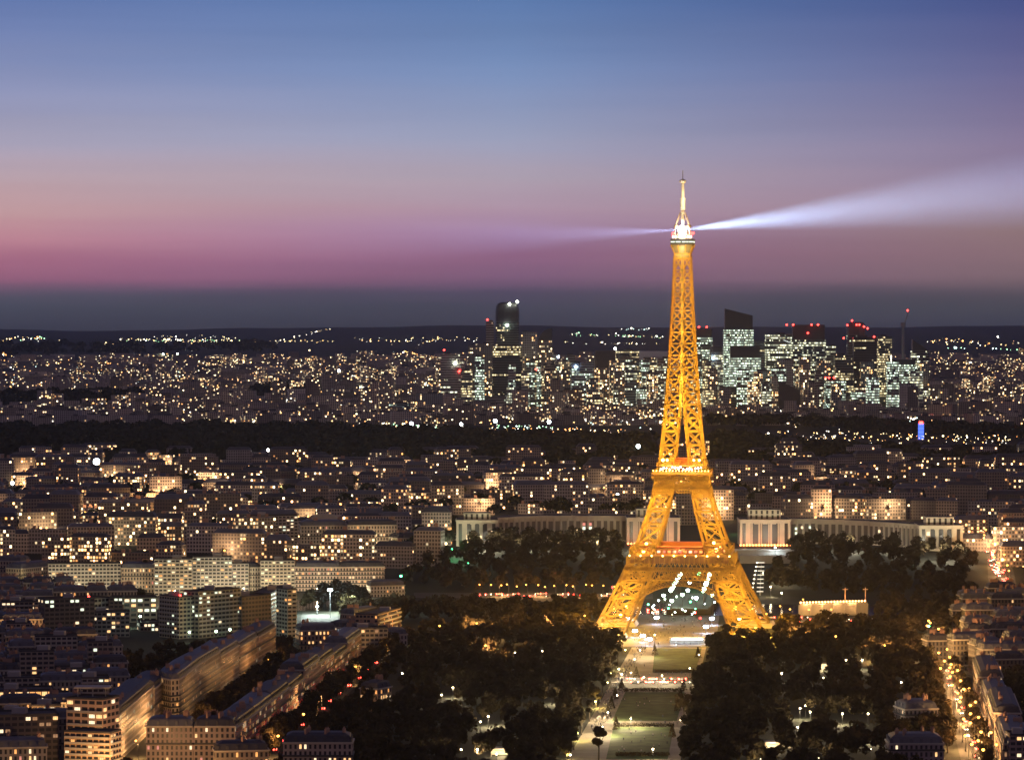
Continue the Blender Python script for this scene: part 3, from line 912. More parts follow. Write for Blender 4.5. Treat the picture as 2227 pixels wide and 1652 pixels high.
def taken(poly, grow=3.0):
    xs = [p[0] for p in poly]; ys = [p[1] for p in poly]
    b = (min(xs) - grow, min(ys) - grow, max(xs) + grow, max(ys) + grow)
    for t in TAKEN:
        if b[0] < t[2] and b[2] > t[0] and b[1] < t[3] and b[3] > t[1]: return True
    return False
def claim(poly):
    xs = [p[0] for p in poly]; ys = [p[1] for p in poly]
    TAKEN.append((min(xs), min(ys), max(xs), max(ys)))
def inpoly(x, y, P):
    c = False; j = len(P) - 1
    for i in range(len(P)):
        if (P[i][1] > y) != (P[j][1] > y) and x < (P[j][0] - P[i][0]) * (y - P[i][1]) / (P[j][1] - P[i][1]) + P[i][0]: c = not c
        j = i
    return c
# ------------------------------------------------------------------ the near city, left of the park
rr = random.Random(21)
def dim(t, k): return tuple(v * k for v in t)
def V2(p): return (p.x, p.y)
def H(label, x1, y1, x2, y2, depth, h, **kw):
    poly = facing(x1, y1, x2, y2, depth); claim(poly)
    return haussmann(label, poly, h, rr, **kw)
def S(label, x1, y1, x2, y2, depth, h, **kw):
    poly = facing(x1, y1, x2, y2, depth); claim(poly)
    return slab(label, poly, h, rr, **kw)
BEIGE, PALE, GREY, BROWN = (0.50, 0.43, 0.32), (0.52, 0.50, 0.46), (0.34, 0.33, 0.31), (0.20, 0.15, 0.12)
# modern towers in the middle distance on the left
S('low pale office block with dark window bands beside the white clinic wing', 205, 1355, 237, 1352, 16, 18.5, lit=9, tint=(0.46, 0.47, 0.40), bay=4.2, floor=3.6, name='office_building', cat='office building', box=False)
S('narrow brown block between the two pale clinic wings', 238, 1354, 267, 1354, 14, 19, lit=7, tint=BROWN, name='office_building', cat='office building', box=False)
S('cream blank-walled wing with a square of windows at its right end', 269, 1353, 341, 1352, 15, 18.5, lit=9, tint=(0.50, 0.48, 0.38), bay=4.6, floor=3.7, only=(0,), name='office_building', cat='office building', box=False)
S('dark slab tower with pale vertical ribs standing left of the white clinic', 97, 1398, 206, 1394, 16, 30.5, lit=12, tint=(0.13, 0.11, 0.11), pal=(2, 3, 3), floor=3.0, bay=3.6)
S('low round-cornered building with lit shop windows at the foot of the dark slab tower', 126, 1408, 204, 1404, 22, 8.5, lit=14, tint=(0.34, 0.28, 0.24), pal=(1, 1, 2), floor=4.0, bay=3.0, name='shop_building', cat='shop building', box=False)
S('long flat pavilion with a row of yellow windows below the cream wing', 305, 1372, 392, 1370, 18, 6, lit=14, tint=(0.2, 0.2, 0.2), pal=(2, 3), floor=3.0, bay=2.6, name='pavilion', cat='pavilion', box=False)
ta = S('beige end tower with two red roof lamps and a column of lit stair windows', 390, 1389, 431, 1386, 24, 29.5, lit=5, tint=BEIGE, only=(3,), balc=(3,))
tb = S('tall balconied tower joined to the beige end tower, bands of green-lit windows', 432, 1388, 524, 1379, 15, 33, lit=22, tint=(0.27, 0.25, 0.19), pal=(3, 3, 2), balc=(0,), bay=4.0)
for i in range(9):
    q = link('stair_window', window_mesh(1.3, 1.9, 2), ta)
    e = facing(390, 1389, 431, 1386, 24); a, b = Vector(e[0]), Vector(e[1]); c = a.lerp(b, 0.93) - (a + b) / 2 - (Vector(e[3]) - a) / 2
    q.location = (c.x, c.y - 0.1, 3.2 + i * 3.1)
S('dark windowless slab between the two balconied towers', 526, 1380, 590, 1374, 15, 27, lit=1, tint=(0.16, 0.13, 0.12), pal=(0,))
S('brown block with slanting bands of balconies beside the floodlit sports ground', 588, 1372, 626, 1352, 14, 27, lit=12, tint=(0.30, 0.24, 0.19), balc=(0,), pal=(1, 1, 2))
S('grey-green balconied end tower at the edge of the floodlit sports ground', 625, 1386, 645, 1385, 18, 34, lit=6, tint=(0.36, 0.37, 0.33), balc=(0,), bay=4, pal=(0, 1, 2))
# the row along the far quay
H('stone corner house with four square lit windows at the left end of the quay row', -6, 1266, 44, 1270, 18, 19, lit=9, tint=(0.46, 0.36, 0.26))
H('curved yellow-lit stone house front at the left of the quay row', 46, 1284, 120, 1264, 16, 18, lit=8, tint=(0.50, 0.42, 0.28), balc=(0, 1, 2, 3, 4))
S('long white building with one dark window band behind three round trees', 105, 1290, 263, 1287, 16, 24, lit=9, tint=PALE, name='apartment_building', cat='apartment building', bay=3, balc=(0,), every=3, pal=(0, 1, 2), box=False)
H('house with two rows of dormers and a dark roof beside the white quay block', 264, 1288, 335, 1288, 16, 20, lit=10, tint=(0.44, 0.36, 0.28))
S('tall white quay block with seven bands of balconies and many lit windows', 336, 1295, 418, 1294, 18, 29.5, lit=22, tint=PALE, name='apartment_building', cat='apartment building', balc=(0,), pal=(1, 2, 1, 0, 3), bay=3.3, balcmat=M_CREAM)
S('grey quay block with an arcaded top floor right of the tall white one', 419, 1289, 505, 1288, 18, 29, lit=16, tint=(0.46, 0.46, 0.46), name='apartment_building', cat='apartment building', balc=(0,), pal=(1, 2, 3, 1), bay=3.3)
S('narrow pale quay block with its floors staggered in terraces', 506, 1287, 541, 1286, 16, 23, lit=7, tint=(0.44, 0.42, 0.42), name='apartment_building', cat='apartment building', balc=(0,), bay=3)
H('brown stone house in the gap of the quay row', 543, 1284, 566, 1283, 16, 19, lit=3)
S('wide white quay block with three arcaded floors above a dark tree', 567, 1287, 641, 1286, 18, 25.5, lit=11, tint=PALE, name='apartment_building', cat='apartment building', balc=(0,), pal=(1, 2, 2, 3), balcmat=M_CREAM)
H('long pink-grey house with continuous iron balconies and dormers behind the floodlight mast', 642, 1286, 738, 1286, 16, 20, lit=14, balc=(0, 1, 2, 3, 4, 5), tint=(0.50, 0.42, 0.38))
H('right end house of the quay row, four bands of balconies, next to the dark gardens', 739, 1286, 836, 1284, 16, 20, lit=20, balc=(0, 1, 2, 3, 4, 5), tint=(0.52, 0.42, 0.36))
# the hillside above the quay row
S('white terraced building with an open grid of lit storeys on the hillside', 537, 1170, 647, 1168, 14, 19, lit=24, tint=(0.60, 0.57, 0.46), name='terraced_building', cat='building', balc=(0,), pal=(2, 3, 2), bay=3.4, only=(0,), rows=None) if False else None
S('white hillside building with a grid of lit loggias along its top floors', 537, 1184, 648, 1182, 14, 25, lit=16, tint=(0.60, 0.57, 0.46), name='apartment_building', cat='apartment building', balc=(0,), pal=(2, 3, 2), bay=3.4, only=(0,), balcmat=M_CREAM)
H('stone hillside house under a great pale round gable', 655, 1196, 752, 1194, 18, 21, lit=7, tint=(0.42, 0.38, 0.31))
H('ornate stone house with rounded dormers on the hillside above the quay', 756, 1200, 864, 1198, 18, 23, lit=9, tint=(0.50, 0.42, 0.34))
H('curved stone house glowing yellow-green beside the green park lamps', 866, 1208, 932, 1200, 16, 15, lit=5, tint=(0.52, 0.48, 0.30))
S('dark windowless hillside wall below the white loggia building', 541, 1218, 622, 1217, 10, 17, lit=0, tint=(0.24, 0.21, 0.2), name='apartment_building', cat='apartment building', box=False)
gb = MB()
pg = facing(662, 1178, 748, 1178, 6)
a, b = Vector(pg[0]), Vector(pg[1]); zg = hgt(*a)
prev = None
for i in range(17):
    t = math.pi * i / 16
    c = a.lerp(b, 0.5 - 0.5 * math.cos(t)); r_ = 0.5 - 0.5 * math.cos(t)
    cur = ((c.x, c.y, zg + 17), (c.x, c.y, zg + 17 + 8 * math.sin(t)), (c.x, c.y + 6, zg + 17 + 8 * math.sin(t)))
    if prev:
        gb.face([prev[0], cur[0], cur[1], prev[1]]); gb.face([prev[1], cur[1], cur[2], prev[2]])
    prev = cur
tag(gb.build('arched_hall', M_CREAM), 'pale semicircular roof of a lit hall behind the hillside house', 'hall')
# near left: lit offices, pink tower, curved corner, long stone fronts down the avenue
S('broad office front full of large warm-lit windows at the left edge of the picture', -30, 1584, 117, 1581, 20, 21, lit=46, tint=(0.30, 0.27, 0.22), name='office_building', cat='office building', pal=(0, 1, 1, 2, 2), bay=3.4, floor=3.5, wfrac=0.86, hfrac=0.62, only=(0,), box=True)
S('dim grey block standing right of the warm-lit office front', 118, 1574, 150, 1568, 14, 17, lit=1, tint=(0.34, 0.31, 0.27), name='office_building', cat='office building', box=False)
S('long flat-roofed hall with a pale slanting roof edge behind the lit offices', 26, 1530, 198, 1545, 24, 13, lit=5, tint=(0.30, 0.26, 0.22), name='hall', cat='hall', box=False, pal=(0, 5))
S('dark unlit block in the bottom left corner with scattered window groups', -20, 1672, 128, 1668, 22, 27, lit=14, tint=(0.10, 0.085, 0.085), pal=(1, 5, 2, 5), bay=3.4)
pk = S('salmon-lit tower with cream top-floor windows and a roof canopy, bottom left', 145, 1672, 224, 1676, 18, 36, lit=18, tint=(0.52, 0.36, 0.27), pal=(2, 2, 1), bay=4, floor=3.2, wfrac=0.8, balc=(0,), every=2, only=(0, 1), box=False)
cn_ = MB(); e = facing(145, 1672, 224, 1676, 18); cx_ = sum(p[0] for p in e) / 4; cyy = sum(p[1] for p in e) / 4
cn_.box((0, 0, 41.6), (18, 12, 0.6)); cn_.box((0.5, -5, 39.4), (0.6, 0.6, 4.4)); cn_.box((-7, -5, 39.4), (0.4, 0.4, 4.4)); cn_.box((7, -5, 39.4), (0.4, 0.4, 4.4)); cn_.box((-7, 5, 39.4), (0.4, 0.4, 4.4)); cn_.box((7, 5, 39.4), (0.4, 0.4, 4.4))
cn_.build('roof_canopy', M_CONC, pk)
S('orange-lit corner wing with rounded balconies stepping down in front of the salmon tower', 140, 1700, 240, 1704, 14, 25, lit=14, tint=(0.48, 0.33, 0.22), pal=(0, 1, 2), balc=(0, 1), name='apartment_building', cat='apartment building', box=False)
H('long receding house front scattered with cool white windows right of the salmon tower', 246, 1668, 334, 1584, 16, 24, lit=34, pal=[2, 2, 3, 3, 1], tint=(0.34, 0.28, 0.24))
H('plain stone house at the far end of the cool-windowed front', 336, 1582, 366, 1556, 16, 22, lit=6, tint=(0.42, 0.34, 0.28))
# rounded corner building
A = [gp(346, 1562), gp(356, 1570), gp(372, 1574), gp(390, 1572), gp(404, 1562), gp(436, 1534), gp(478, 1506), gp(478 - 20, 1490), gp(420, 1512), gp(372, 1540)]
poly = [V2(p) for p in A]; claim(poly)
haussmann('rounded corner building with stepped balconies glowing amber at its foot', poly, 25, rr, lit=22, tint=(0.50, 0.42, 0.30), balc=(1, 2, 3, 4, 5), pal=[1, 1, 2, 0], bay=2.8)
H('stone avenue house behind the rounded corner building, pale rooftop terraces', 480, 1506, 520, 1478, 15, 22, lit=9, tint=(0.46, 0.36, 0.27))
H('orange-lit avenue house with a glowing terrace wall, far end of the dark trees', 522, 1476, 560, 1450, 15, 20, lit=8, tint=(0.52, 0.38, 0.27))
H('small bright-roofed house closing the upper end of the inner avenue', 562, 1448, 600, 1424, 15, 19, lit=7, tint=(0.50, 0.36, 0.26))
# big stone block facing the viewer, then the houses down the park avenue
H('broad stone block with mansard and red-curtained windows, bottom centre-left', 318, 1668, 420, 1668, 16, 21, lit=12, pal=[1, 2, 4, 4, 1], tint=(0.36, 0.29, 0.26))
H('right half of the broad stone block, roof terrace lamps lit', 421, 1668, 512, 1668, 16, 21, lit=9, pal=[1, 2, 4, 1], tint=(0.38, 0.30, 0.26))
xs = [(514, 1666, 'first avenue house beside the broad stone block, rosy lit wall'), (556, 1632, 'second avenue house, dark mansard with one lit dormer window'), (594, 1600, 'avenue house with a rounded roof terrace behind the bright street lamp'), (630, 1570, 'avenue house above the yellow-lit street trees'),
      (662, 1542, 'avenue house with a column of narrow lit stair windows'), (694, 1516, 'tall brown avenue house with a blank side wall'), (726, 1490, 'avenue house lit orange by the lamps below the trees'), (756, 1466, 'avenue house with amber ground floor, upper avenue')]
for (x1, y1, lb), (x2, y2, _) in zip(xs, xs[1:] + [(786, 1442, '')]):
    H(lb, x1, y1, x2, y2, 15, rr.choice([16, 18, 20, 23]), lit=rr.randint(14, 24), pal=[1, 1, 0, 2], tint=(0.44, 0.31, 0.24))
H('stone villa front with arched windows at the bottom edge, left of the park', 616, 1702, 766, 1702, 16, 20, lit=11, pal=[1, 2, 1], tint=(0.36, 0.30, 0.27))
H('house with a row of orange-lit windows under a long dark roof, sports ground side', 652, 1412, 742, 1410, 18, 13, lit=22, pal=[0, 1, 1, 2], tint=(0.40, 0.27, 0.20))
H('brown house with amber-lit upper windows joined to the dark-roofed one', 743, 1412, 800, 1408, 16, 15, lit=9, pal=[1, 1, 2], tint=(0.32, 0.22, 0.17))
S('tall round-cornered house with glowing orange balconies at the head of the avenue', 822, 1412, 872, 1396, 16, 24, lit=20, pal=(0, 0, 1, 1), tint=(0.46, 0.31, 0.19), balc=(0, 1), name='apartment_building', cat='apartment building', bay=2.8, floor=3.1, wfrac=0.5)
H('dark-roofed house above the sports ground hedge', 770, 1372, 830, 1366, 14, 12, lit=2, tint=(0.3, 0.25, 0.23))
H('white gabled pavilion lit by the floodlights, edge of the sports ground', 806, 1298, 880, 1296, 12, 9, lit=2, tint=(0.62, 0.62, 0.60), chim=False)
H('little house with a lit gable among the dark trees left of the park walk', 822, 1546, 852, 1540, 12, 13, lit=9, pal=[1, 0, 1], tint=(0.34, 0.25, 0.19))
# right side
H('long low roof beside the right-hand avenue, dim mauve front', 1934, 1690, 2052, 1690, 18, 17, lit=2, tint=(0.34, 0.27, 0.28))
H('flat dark house behind the mauve one on the right', 1968, 1610, 2040, 1608, 18, 17, lit=1, tint=(0.22, 0.19, 0.19))
S('corner house with white-lit windows in the bottom right corner', 2196, 1694, 2250, 1694, 16, 22, lit=10, tint=(0.28, 0.2, 0.19), pal=(2, 2, 1), name='apartment_building', cat='apartment building', bay=3)
for i, (x1, y1, x2, y2) in enumerate([(2182, 1690, 2165, 1640), (2162, 1636, 2148, 1590), (2146, 1586, 2132, 1545), (2128, 1538, 2116, 1502)]):
    H(['nearest house of the right avenue, warm-lit tall front', 'second right avenue house from the bottom, pale chimney wall', 'narrow right avenue house lit orange at street level', 'farthest lit house of the right avenue by the plane trees'][i], x2, y2, x1, y1, 14, [17, 21, 15, 18][i], lit=5, tint=(0.34, 0.25, 0.2))

# ------------------------------------------------------------------ ordinary houses filling the streets
TREEZ = [[(2000, 1360), (2080, 1360), (2150, 1560), (2095, 1560)], [(95, 1388), (650, 1374), (650, 1424), (95, 1428)], [(338, 1545), (524, 1500), (524, 1662), (316, 1662)], [(140, 1600), (246, 1600), (246, 1720), (140, 1720)], [(236, 1425), (420, 1400), (640, 1400), (640, 1425), (480, 1475), (350, 1500), (330, 1540), (235, 1500)],
         [(420, 1560), (520, 1500), (640, 1430), (660, 1470), (600, 1560), (520, 1600), (430, 1620)],
         [(640, 1420), (860, 1270), (1100, 1270), (640, 1470)]]
REG = [([(-60, 1310), (90, 1310), (640, 1400), (660, 1400), (880, 1400), (540, 1690), (-60, 1690)], 'left', 0.16),
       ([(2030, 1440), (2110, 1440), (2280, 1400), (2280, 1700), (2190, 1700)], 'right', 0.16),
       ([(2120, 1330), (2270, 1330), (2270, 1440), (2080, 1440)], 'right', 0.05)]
nfill = 0
for poly_, side_, ang in REG:
    ca, sa = math.cos(ang), math.sin(ang)
    for r_ in range(-2, 60):
        s_ = -500.0
        yy = 1850 + r_ * 33.0
        while s_ < 560:
            wd = rr.uniform(15, 30)
            if rr.random() < 0.14: s_ += rr.uniform(9, 16)
            cx = s_ + wd / 2; cy_ = yy + rr.uniform(-3, 3)
            s_ += wd
            X, Y = cx * ca - (cy_ - 2300) * sa * (-1) * 0 + 0, cy_ + cx * sa
            px, py = proj((X, Y, 0))
            if not inpoly(px, py, poly_): continue
            if any(inpoly(px, py, z) for z in TREEZ): continue
            dp = rr.uniform(12, 15)
            P = [(X + a * ca - b * sa, Y + a * sa + b * ca) for a, b in ((-wd / 2, -dp / 2), (wd / 2, -dp / 2), (wd / 2, dp / 2), (-wd / 2, dp / 2))]
            if taken(P, 1.0): continue
            h = rr.choice([14, 17, 18, 20, 20, 22]) if Y > 1990 else rr.choice([14, 17, 18, 20])
            if 1350 < py < 1440 and 60 < px < 660: h = rr.choice([7, 8, 10])
            if rr.random() < (0.82 if side_ == 'left' else 0.6): lit = rr.choice([1, 2, 4, 5, 7, 9, 13])
            else: lit = 0
            if side_ == 'right' and rr.random() < 0.45: continue
            if side_ == 'left':
                if rr.random() < 0.8:
                    haussmann('pale stone apartment house with a dark mansard roof in the streets left of the park', P, h, rr, lit=lit, group='apartment houses in the streets left of the park', tint=dim(rr.choice(TINTS), rr.uniform(0.55, 1.15)), balc=(1,) if rr.random() < .5 else (1, 4))
                else:
                    slab('plain flat-roofed apartment block in the streets left of the park', P, h + rr.choice([0, 3, 8]), rr, lit=lit + 3, group='flat-roofed blocks in the streets left of the park', name='apartment_block', cat='apartment block', tint=dim(rr.choice(TINTS), rr.uniform(0.55, 1.1)), pal=(1, 2, 3, 5), balc=(0,) if rr.random() < 0.5 else None)
            else:
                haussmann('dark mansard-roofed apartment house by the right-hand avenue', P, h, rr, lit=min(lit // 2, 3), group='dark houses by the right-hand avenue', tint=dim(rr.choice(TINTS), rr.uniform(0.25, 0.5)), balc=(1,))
            nfill += 1
print('near fill', nfill)
M_GLASSD = principled('dark_glazing', (0.03, 0.028, 0.03), 0.3)
M_BAY = principled('recessed_bay', (0.17, 0.15, 0.12), 0.8)
# ------------------------------------------------------------------ the two curved palace wings on the hill, quay wall, bridge
M_PALACE = facade('palace_stone', (0.30, 0.70), (0.06, 0.86), (1.0, 0.75, 0.45), (0.9, 1.0, 0.8), 1.6, glass=(0.05, 0.045, 0.04))
PT = (0.54, 0.49, 0.38)
def palace_wing(label, mains, curve, ends, group=None):
    """mains/ends: pavilions given by their front's two picture points; curve: picture points along the curved colonnade"""
    g0 = at(curve[0][0], 1180, curve[0][1])
    root = empty('palace_wing', (g0.x, g0.y, hgt(g0.x, g0.y) - 1)); tag(root, label, 'palace')
    zb = root.location.z
    def loc(x, D): q = at(x, 1150, D); return Vector((q.x - root.location.x, D - root.location.y))
    front = [loc(x, D) for x, D, _ in curve]
    tops = [at(x, yt, D).z - zb for x, D, yt in curve]
    w_ = MB(); n = len(front); u = 0
    for i in range(n - 1):
        a, b = front[i], front[i + 1]; L = (b - a).length; nb = max(1, round(L / 6.0))
        z = (tops[i] + tops[i + 1]) / 2
        w_.face([(a.x, a.y, 0), (b.x, b.y, 0), (b.x, b.y, tops[i + 1]), (a.x, a.y, tops[i])], 0, [(u, -5), (u + nb, -5), (u + nb, -4), (u, -4)], tint=PT)
        # piers of the colonnade: tall dark openings between stone piers, as separate relief
        d = (b - a) / L; nn = Vector((d.y, -d.x))
        for k in range(nb):
            c = a + d * (L / nb * k) + nn * 0.45
            w_.box((c.x, c.y, z * 0.46), (1.5, 0.9, z * 0.92), 0, math.atan2(d.y, d.x), tint=PT)
            c2 = a + d * (L / nb * (k + .5)) + nn * 0.06
            w_.box((c2.x, c2.y, z * 0.46), (L / nb - 2.4, 0.1, z * 0.70), 1, math.atan2(d.y, d.x))
        c = (a + b) / 2 + nn * 0.5
        w_.box((c.x, c.y, z - 0.9), (L + 0.6, 1.6, 1.8), 0, math.atan2(d.y, d.x), tint=PT)
        bk = Vector((nn.x, nn.y)) * -22
        w_.face([(a.x, a.y, tops[i] - .1), (b.x, b.y, tops[i + 1] - .1), (b.x + bk.x, b.y + bk.y, tops[i + 1] - .1), (a.x + bk.x, a.y + bk.y, tops[i] - .1)], 2)
        w_.face([(a.x + bk.x, a.y + bk.y, 0), (a.x + bk.x, a.y + bk.y, tops[i] - .1), (b.x + bk.x, b.y + bk.y, tops[i + 1] - .1), (b.x + bk.x, b.y + bk.y, 0)], 0, tint=PT)
        u += nb
    w_.build('colonnade', [M_PALACE, M_BAY, M_TAR], root)
    for (x1, x2, D, yt, yat, nw) in mains + ends:
        a, b = loc(x1, D), loc(x2, D); h = at(x1, yt, D).z - zb; ha = at(x1, yat, D).z - zb
        L = (b - a).length
        p = MB()
        P = [(a.x, a.y), (b.x, b.y), (b.x, b.y + 34), (a.x, a.y + 34)]
        walls(p, P, 0, h, 8, h, 0, tint=PT)
        for f in P[:0]: pass
        band(p, P, h - 1.2, h, 0.5, 0, tint=PT)
        p.face([q + (h - 0.05,) for q in P], 2)
        for k in range(nw):
            xk = a.x + L * (0.22 + 0.56 * (k + 0.5) / nw)
            p.box((xk, a.y - 0.02, h * 0.47), (L * 0.56 / nw * 0.55, 0.2, h * 0.72), 1)
            for sd in (-1, 1):
                p.box((xk + sd * L * 0.56 / nw * 0.4, a.y - 0.4, h * 0.47), (1.1, 0.8, h * 0.8), 0, tint=PT)
        p.build('pavilion', [M_PALACE, M_GLASSD, M_TAR], root)
        at_ = MB(); I = inset(P, L * 0.18)
        walls(at_, I, h - 0.1, ha, 5, 5, 0, tint=PT); at_.face([q + (ha,) for q in I], 1)
        at_.build('attic', [M_PALACE, M_TAR], root)
    return root, loc, front, tops
pl, loc, fr_, tp = palace_wing('left curved palace wing with a long colonnade, pavilions at both ends, dark trees before',
    [(1363, 1479, 3175, 1125, 1107, 3)], [(1083, 3170, 1126), (1130, 3182, 1122), (1190, 3195, 1121), (1250, 3205, 1121), (1310, 3208, 1121), (1364, 3205, 1121)], [(992, 1083, 3150, 1130, 1116, 3)])
for i, (x, z, k) in enumerate([(1270, 17, 4), (1284, 17, 4), (1270, 13.5, 3), (1284, 13.5, 3), (1270, 9, 1), (1285, 9, 2), (1300, 9, 2), (1240, 11, 1), (1256, 11, 2)]):
    q = loc(x, 3202); link('lit_window', window_mesh(2.6, 2.6, k), pl, (q.x, q.y - 1.2, z))
for i, (x, z) in enumerate([(1016, 7), (1028, 9), (1040, 7), (1016, 10), (1046, 9), (1040, 4), (1070, 5), (1070, 8), (1070, 11), (1070, 14)]):
    q = loc(x, 3149); link('lit_window', window_mesh(1.8, 2.0, 2), pl, (q.x, q.y - 0.6, z))
for x in (1298, 1304):
    q = MB(); c = loc(x, 3207); q.box((c.x, c.y - 0.8, 9), (2.2, 0.3, 5)); q.build('blue_window', G_BLUE, pl)
pr, loc, fr_, tp = palace_wing('right curved palace wing, tall pavilion washed red at its foot, black trees before it',
    [(1609, 1719, 3155, 1129, 1109, 3)], [(1719, 3170, 1127), (1775, 3178, 1128), (1835, 3176, 1130), (1890, 3166, 1133), (1945, 3146, 1136), (1999, 3118, 1140)], [(1999, 2094, 3100, 1142, 1125, 3)])
for i, (x, z, k) in enumerate([(1731, 15, 3), (1744, 16, 2), (1761, 16, 3), (1731, 11, 3), (1760, 11, 3), (1912, 14, 2), (1778, 14, 2), (1958, 12, 2)]):
    q = loc(x, 3170 if x < 1900 else 3150); link('lit_window', window_mesh(2.0, 2.2, k), pr, (q.x, q.y - 1.3, z))
q = loc(2026, 3099); link('lit_window', window_mesh(3.0, 3.4, 2), pr, (q.x - 3, q.y - 0.9, 15))
# red footlights along the terrace in front of the main pavilions
for (x0, x1, D, n) in ((1611, 1718, 3149, 17), (1366, 1380, 3168, 3), (1440, 1478, 3168, 6)):
    for i in range(n):
        x = x0 + (x1 - x0) * i / (n - 1)
        p = at(x, 1180, D - 4); z = hgt(p.x, D) + 0.9
        b = MB(); b.lathe((0, 0, -0.9), [(0.35, 0), (0.35, 0.6), (0.5, 0.8)], 8, 1); b.ball((0, 0, 0.3), 0.75, 0)
        o = b.build('footlight', [glow('ember_lamp', (1.0, 0.28, 0.07), 12), M_DARKM], None, (p.x, D - 4, z))
        tag(o, 'small red-orange footlight at the foot of the palace pavilions', 'footlight', 'red footlights along the palace terrace')
        if i % 4 == 1: lamp('footlight_glow', (p.x, D - 6.5, z + 1.5), 2600, (1.0, 0.20, 0.06), None, 0.5)
for x in (1012, 1060, 1140, 1220, 1300, 1390, 1460, 1640, 1690, 1760, 1850, 1940, 2030, 2080):
    p = at(x, 1170, 3100 if x < 1990 else 3055)
    lamp('palace_floodlight', (p.x, p.y, 32), 40000, (1.0, 0.90, 0.66), None, 1.0)
# belvedere and stepped fountain lights below the right pavilion
bel = MB(); bel.box((0, 0, 5), (64, 14, 10)); bel.box((0, 0, 10.4), (66, 16, 0.8)); bel.box((8, -12, 3.4), (42, 10, 6.8))
p = at(1640, 1215, 3070); o = bel.build('garden_terrace', M_CONC, None, (p.x, 3070, hgt(p.x, 3070) - 2)); tag(o, 'stepped stone garden terrace below the right palace pavilion', 'terrace')
for i in range(9):
    y = 1208 + i * 9.0
    for x, dx_ in ((1646 - i * 1.6, 6), (1654 - i * 0.4, 22)):
        g = gp(x + 2, y + 14)
        b = MB(); b.box((0, 0, 3.2), (dx_ * 0.24, 0.8, 0.7), 0); b.box((0, 0, 1.5), (0.5, 0.5, 3.0), 1)
        o = b.build('fountain_light', [glow('fountain_bar' if dx_ > 10 else 'fountain_lamp', (1.0, 0.90, 0.68), 1.3 if dx_ > 10 else 5), M_CONC], None, g)
        tag(o, 'pale horizontal light bar on the garden steps right of the tower', 'light bar' if dx_ > 10 else 'step lamp', 'lights down the garden steps right of the tower')
# the quay wall and its parapet lamps, right of the tower
qa, qb = gp(1738, 1338), gp(1884, 1334)
qa, qb = Vector((qa.x, qa.y, 0)), Vector((qb.x, qb.y, 0)); d = (qb - qa); L = d.length
wq_ = MB(); wq_.box((0, 0, 4), (L, 3.0, 8)); wq_.box((0, -1.6, 8.4), (L + .4, 0.8, 1.0)); wq_.box((0, -1.7, 6.6), (L, 0.3, 0.4))
for k in range(7): wq_.box((-L / 2 + L * k / 6, -1.8, 4), (1.2, 0.7, 8.0))
o = wq_.build('quay_wall', M_CONC, None, (qa + qb) / 2, math.atan2(d.y, d.x)); tag(o, 'grey stone quay wall with orange parapet lamps, right of the tower', 'quay wall')
for k in range(22):
    c = qa.lerp(qb, (k + 0.5) / 22)
    b = MB(); b.box((0, 0, -0.5), (0.5, 0.5, 1.0), 1); b.ball((0, 0, 0.5), 0.75, 0)
    o = b.build('parapet_lamp', [glow('amber_parapet', (1.0, 0.45, 0.16), 8), M_CONC], None, (c.x, c.y - 0.4, 9.4)); tag(o, 'small orange lamp on the quay parapet right of the tower', 'parapet lamp', 'parapet lamps on the quay wall')
    if k % 5 == 2: lamp('parapet_glow', (c.x, c.y - 4, 10), 5000, (1.0, 0.5, 0.18), None, 0.5)
for x in (1838, 1882):
    c = gp(x, 1334); b = MB(); b.tube((0, 0, 8), (0, 0, 20), 0.5, 0.3, 6); b.box((0, 0, 18.6), (4, .5, .5)); 
    o = b.build('flag_mast', principled('mast_cream', (0.6, .42, .3)), None, c); tag(o, 'slim mast rising from the quay wall, %s' % ('mid-length' if x == 1838 else 'at its right end'), 'mast')
# bridge in line with the tower's arch, two rows of white-green lamps
br = MB(); br.box((0, 0, 5.2), (34, 150, 1.4)); 
for k in range(4): br.box((0, -56 + 37 * k, 2.2), (34, 5, 4.6))
for sx in (-16.6, 16.6): br.box((sx, 0, 6.5), (0.8, 150, 1.2))
bp = at(1504, 1300, 2830); o = br.build('stone_bridge', M_ASPH, None, (bp.x, 2810, -0.6), TROT); tag(o, 'stone bridge seen through the arch of the iron tower', 'bridge')
# ------------------------------------------------------------------ mid city on the far bank
rm = random.Random(5)
GARD = [[(940, 1330), (930, 1232), (985, 1180), (985, 1124), (1485, 1124), (1485, 1330)], [(1590, 1330), (1600, 1126), (2110, 1138), (2120, 1330)], [(1485, 1330), (1485, 1150), (1600, 1150), (1600, 1330)],
        [(2128, 1330), (2130, 1145), (2178, 1145), (2222, 1290), (2225, 1330)]]
def block(mb, X, Y, wd, dp, h, ang, z, lit, tint, bay, floor, mw=0, mr=1, roof=0.0, flat=False):
    ca, sa = math.cos(ang), math.sin(ang)
    P = [(X + a * ca - b * sa, Y + a * sa + b * ca) for a, b in ((-wd / 2, -dp / 2), (wd / 2, -dp / 2), (wd / 2, dp / 2), (-wd / 2, dp / 2))]
    walls(mb, P, z - 3, z + h, bay, floor, mw, lit=lit, seed=rm.random(), tint=tint)
    if flat:
        mb.face([p + (z + h,) for p in P], mr)
    else:
        I = inset(P, min(3.2, dp * 0.3))
        for i in range(4):
            j = (i + 1) % 4
            mb.face([P[i] + (z + h,), P[j] + (z + h,), I[j] + (z + h + roof,), I[i] + (z + h + roof,)], mr)
        mb.face([p + (z + h + roof,) for p in I], mr)
    return P
mids = []
Y = 3050.0
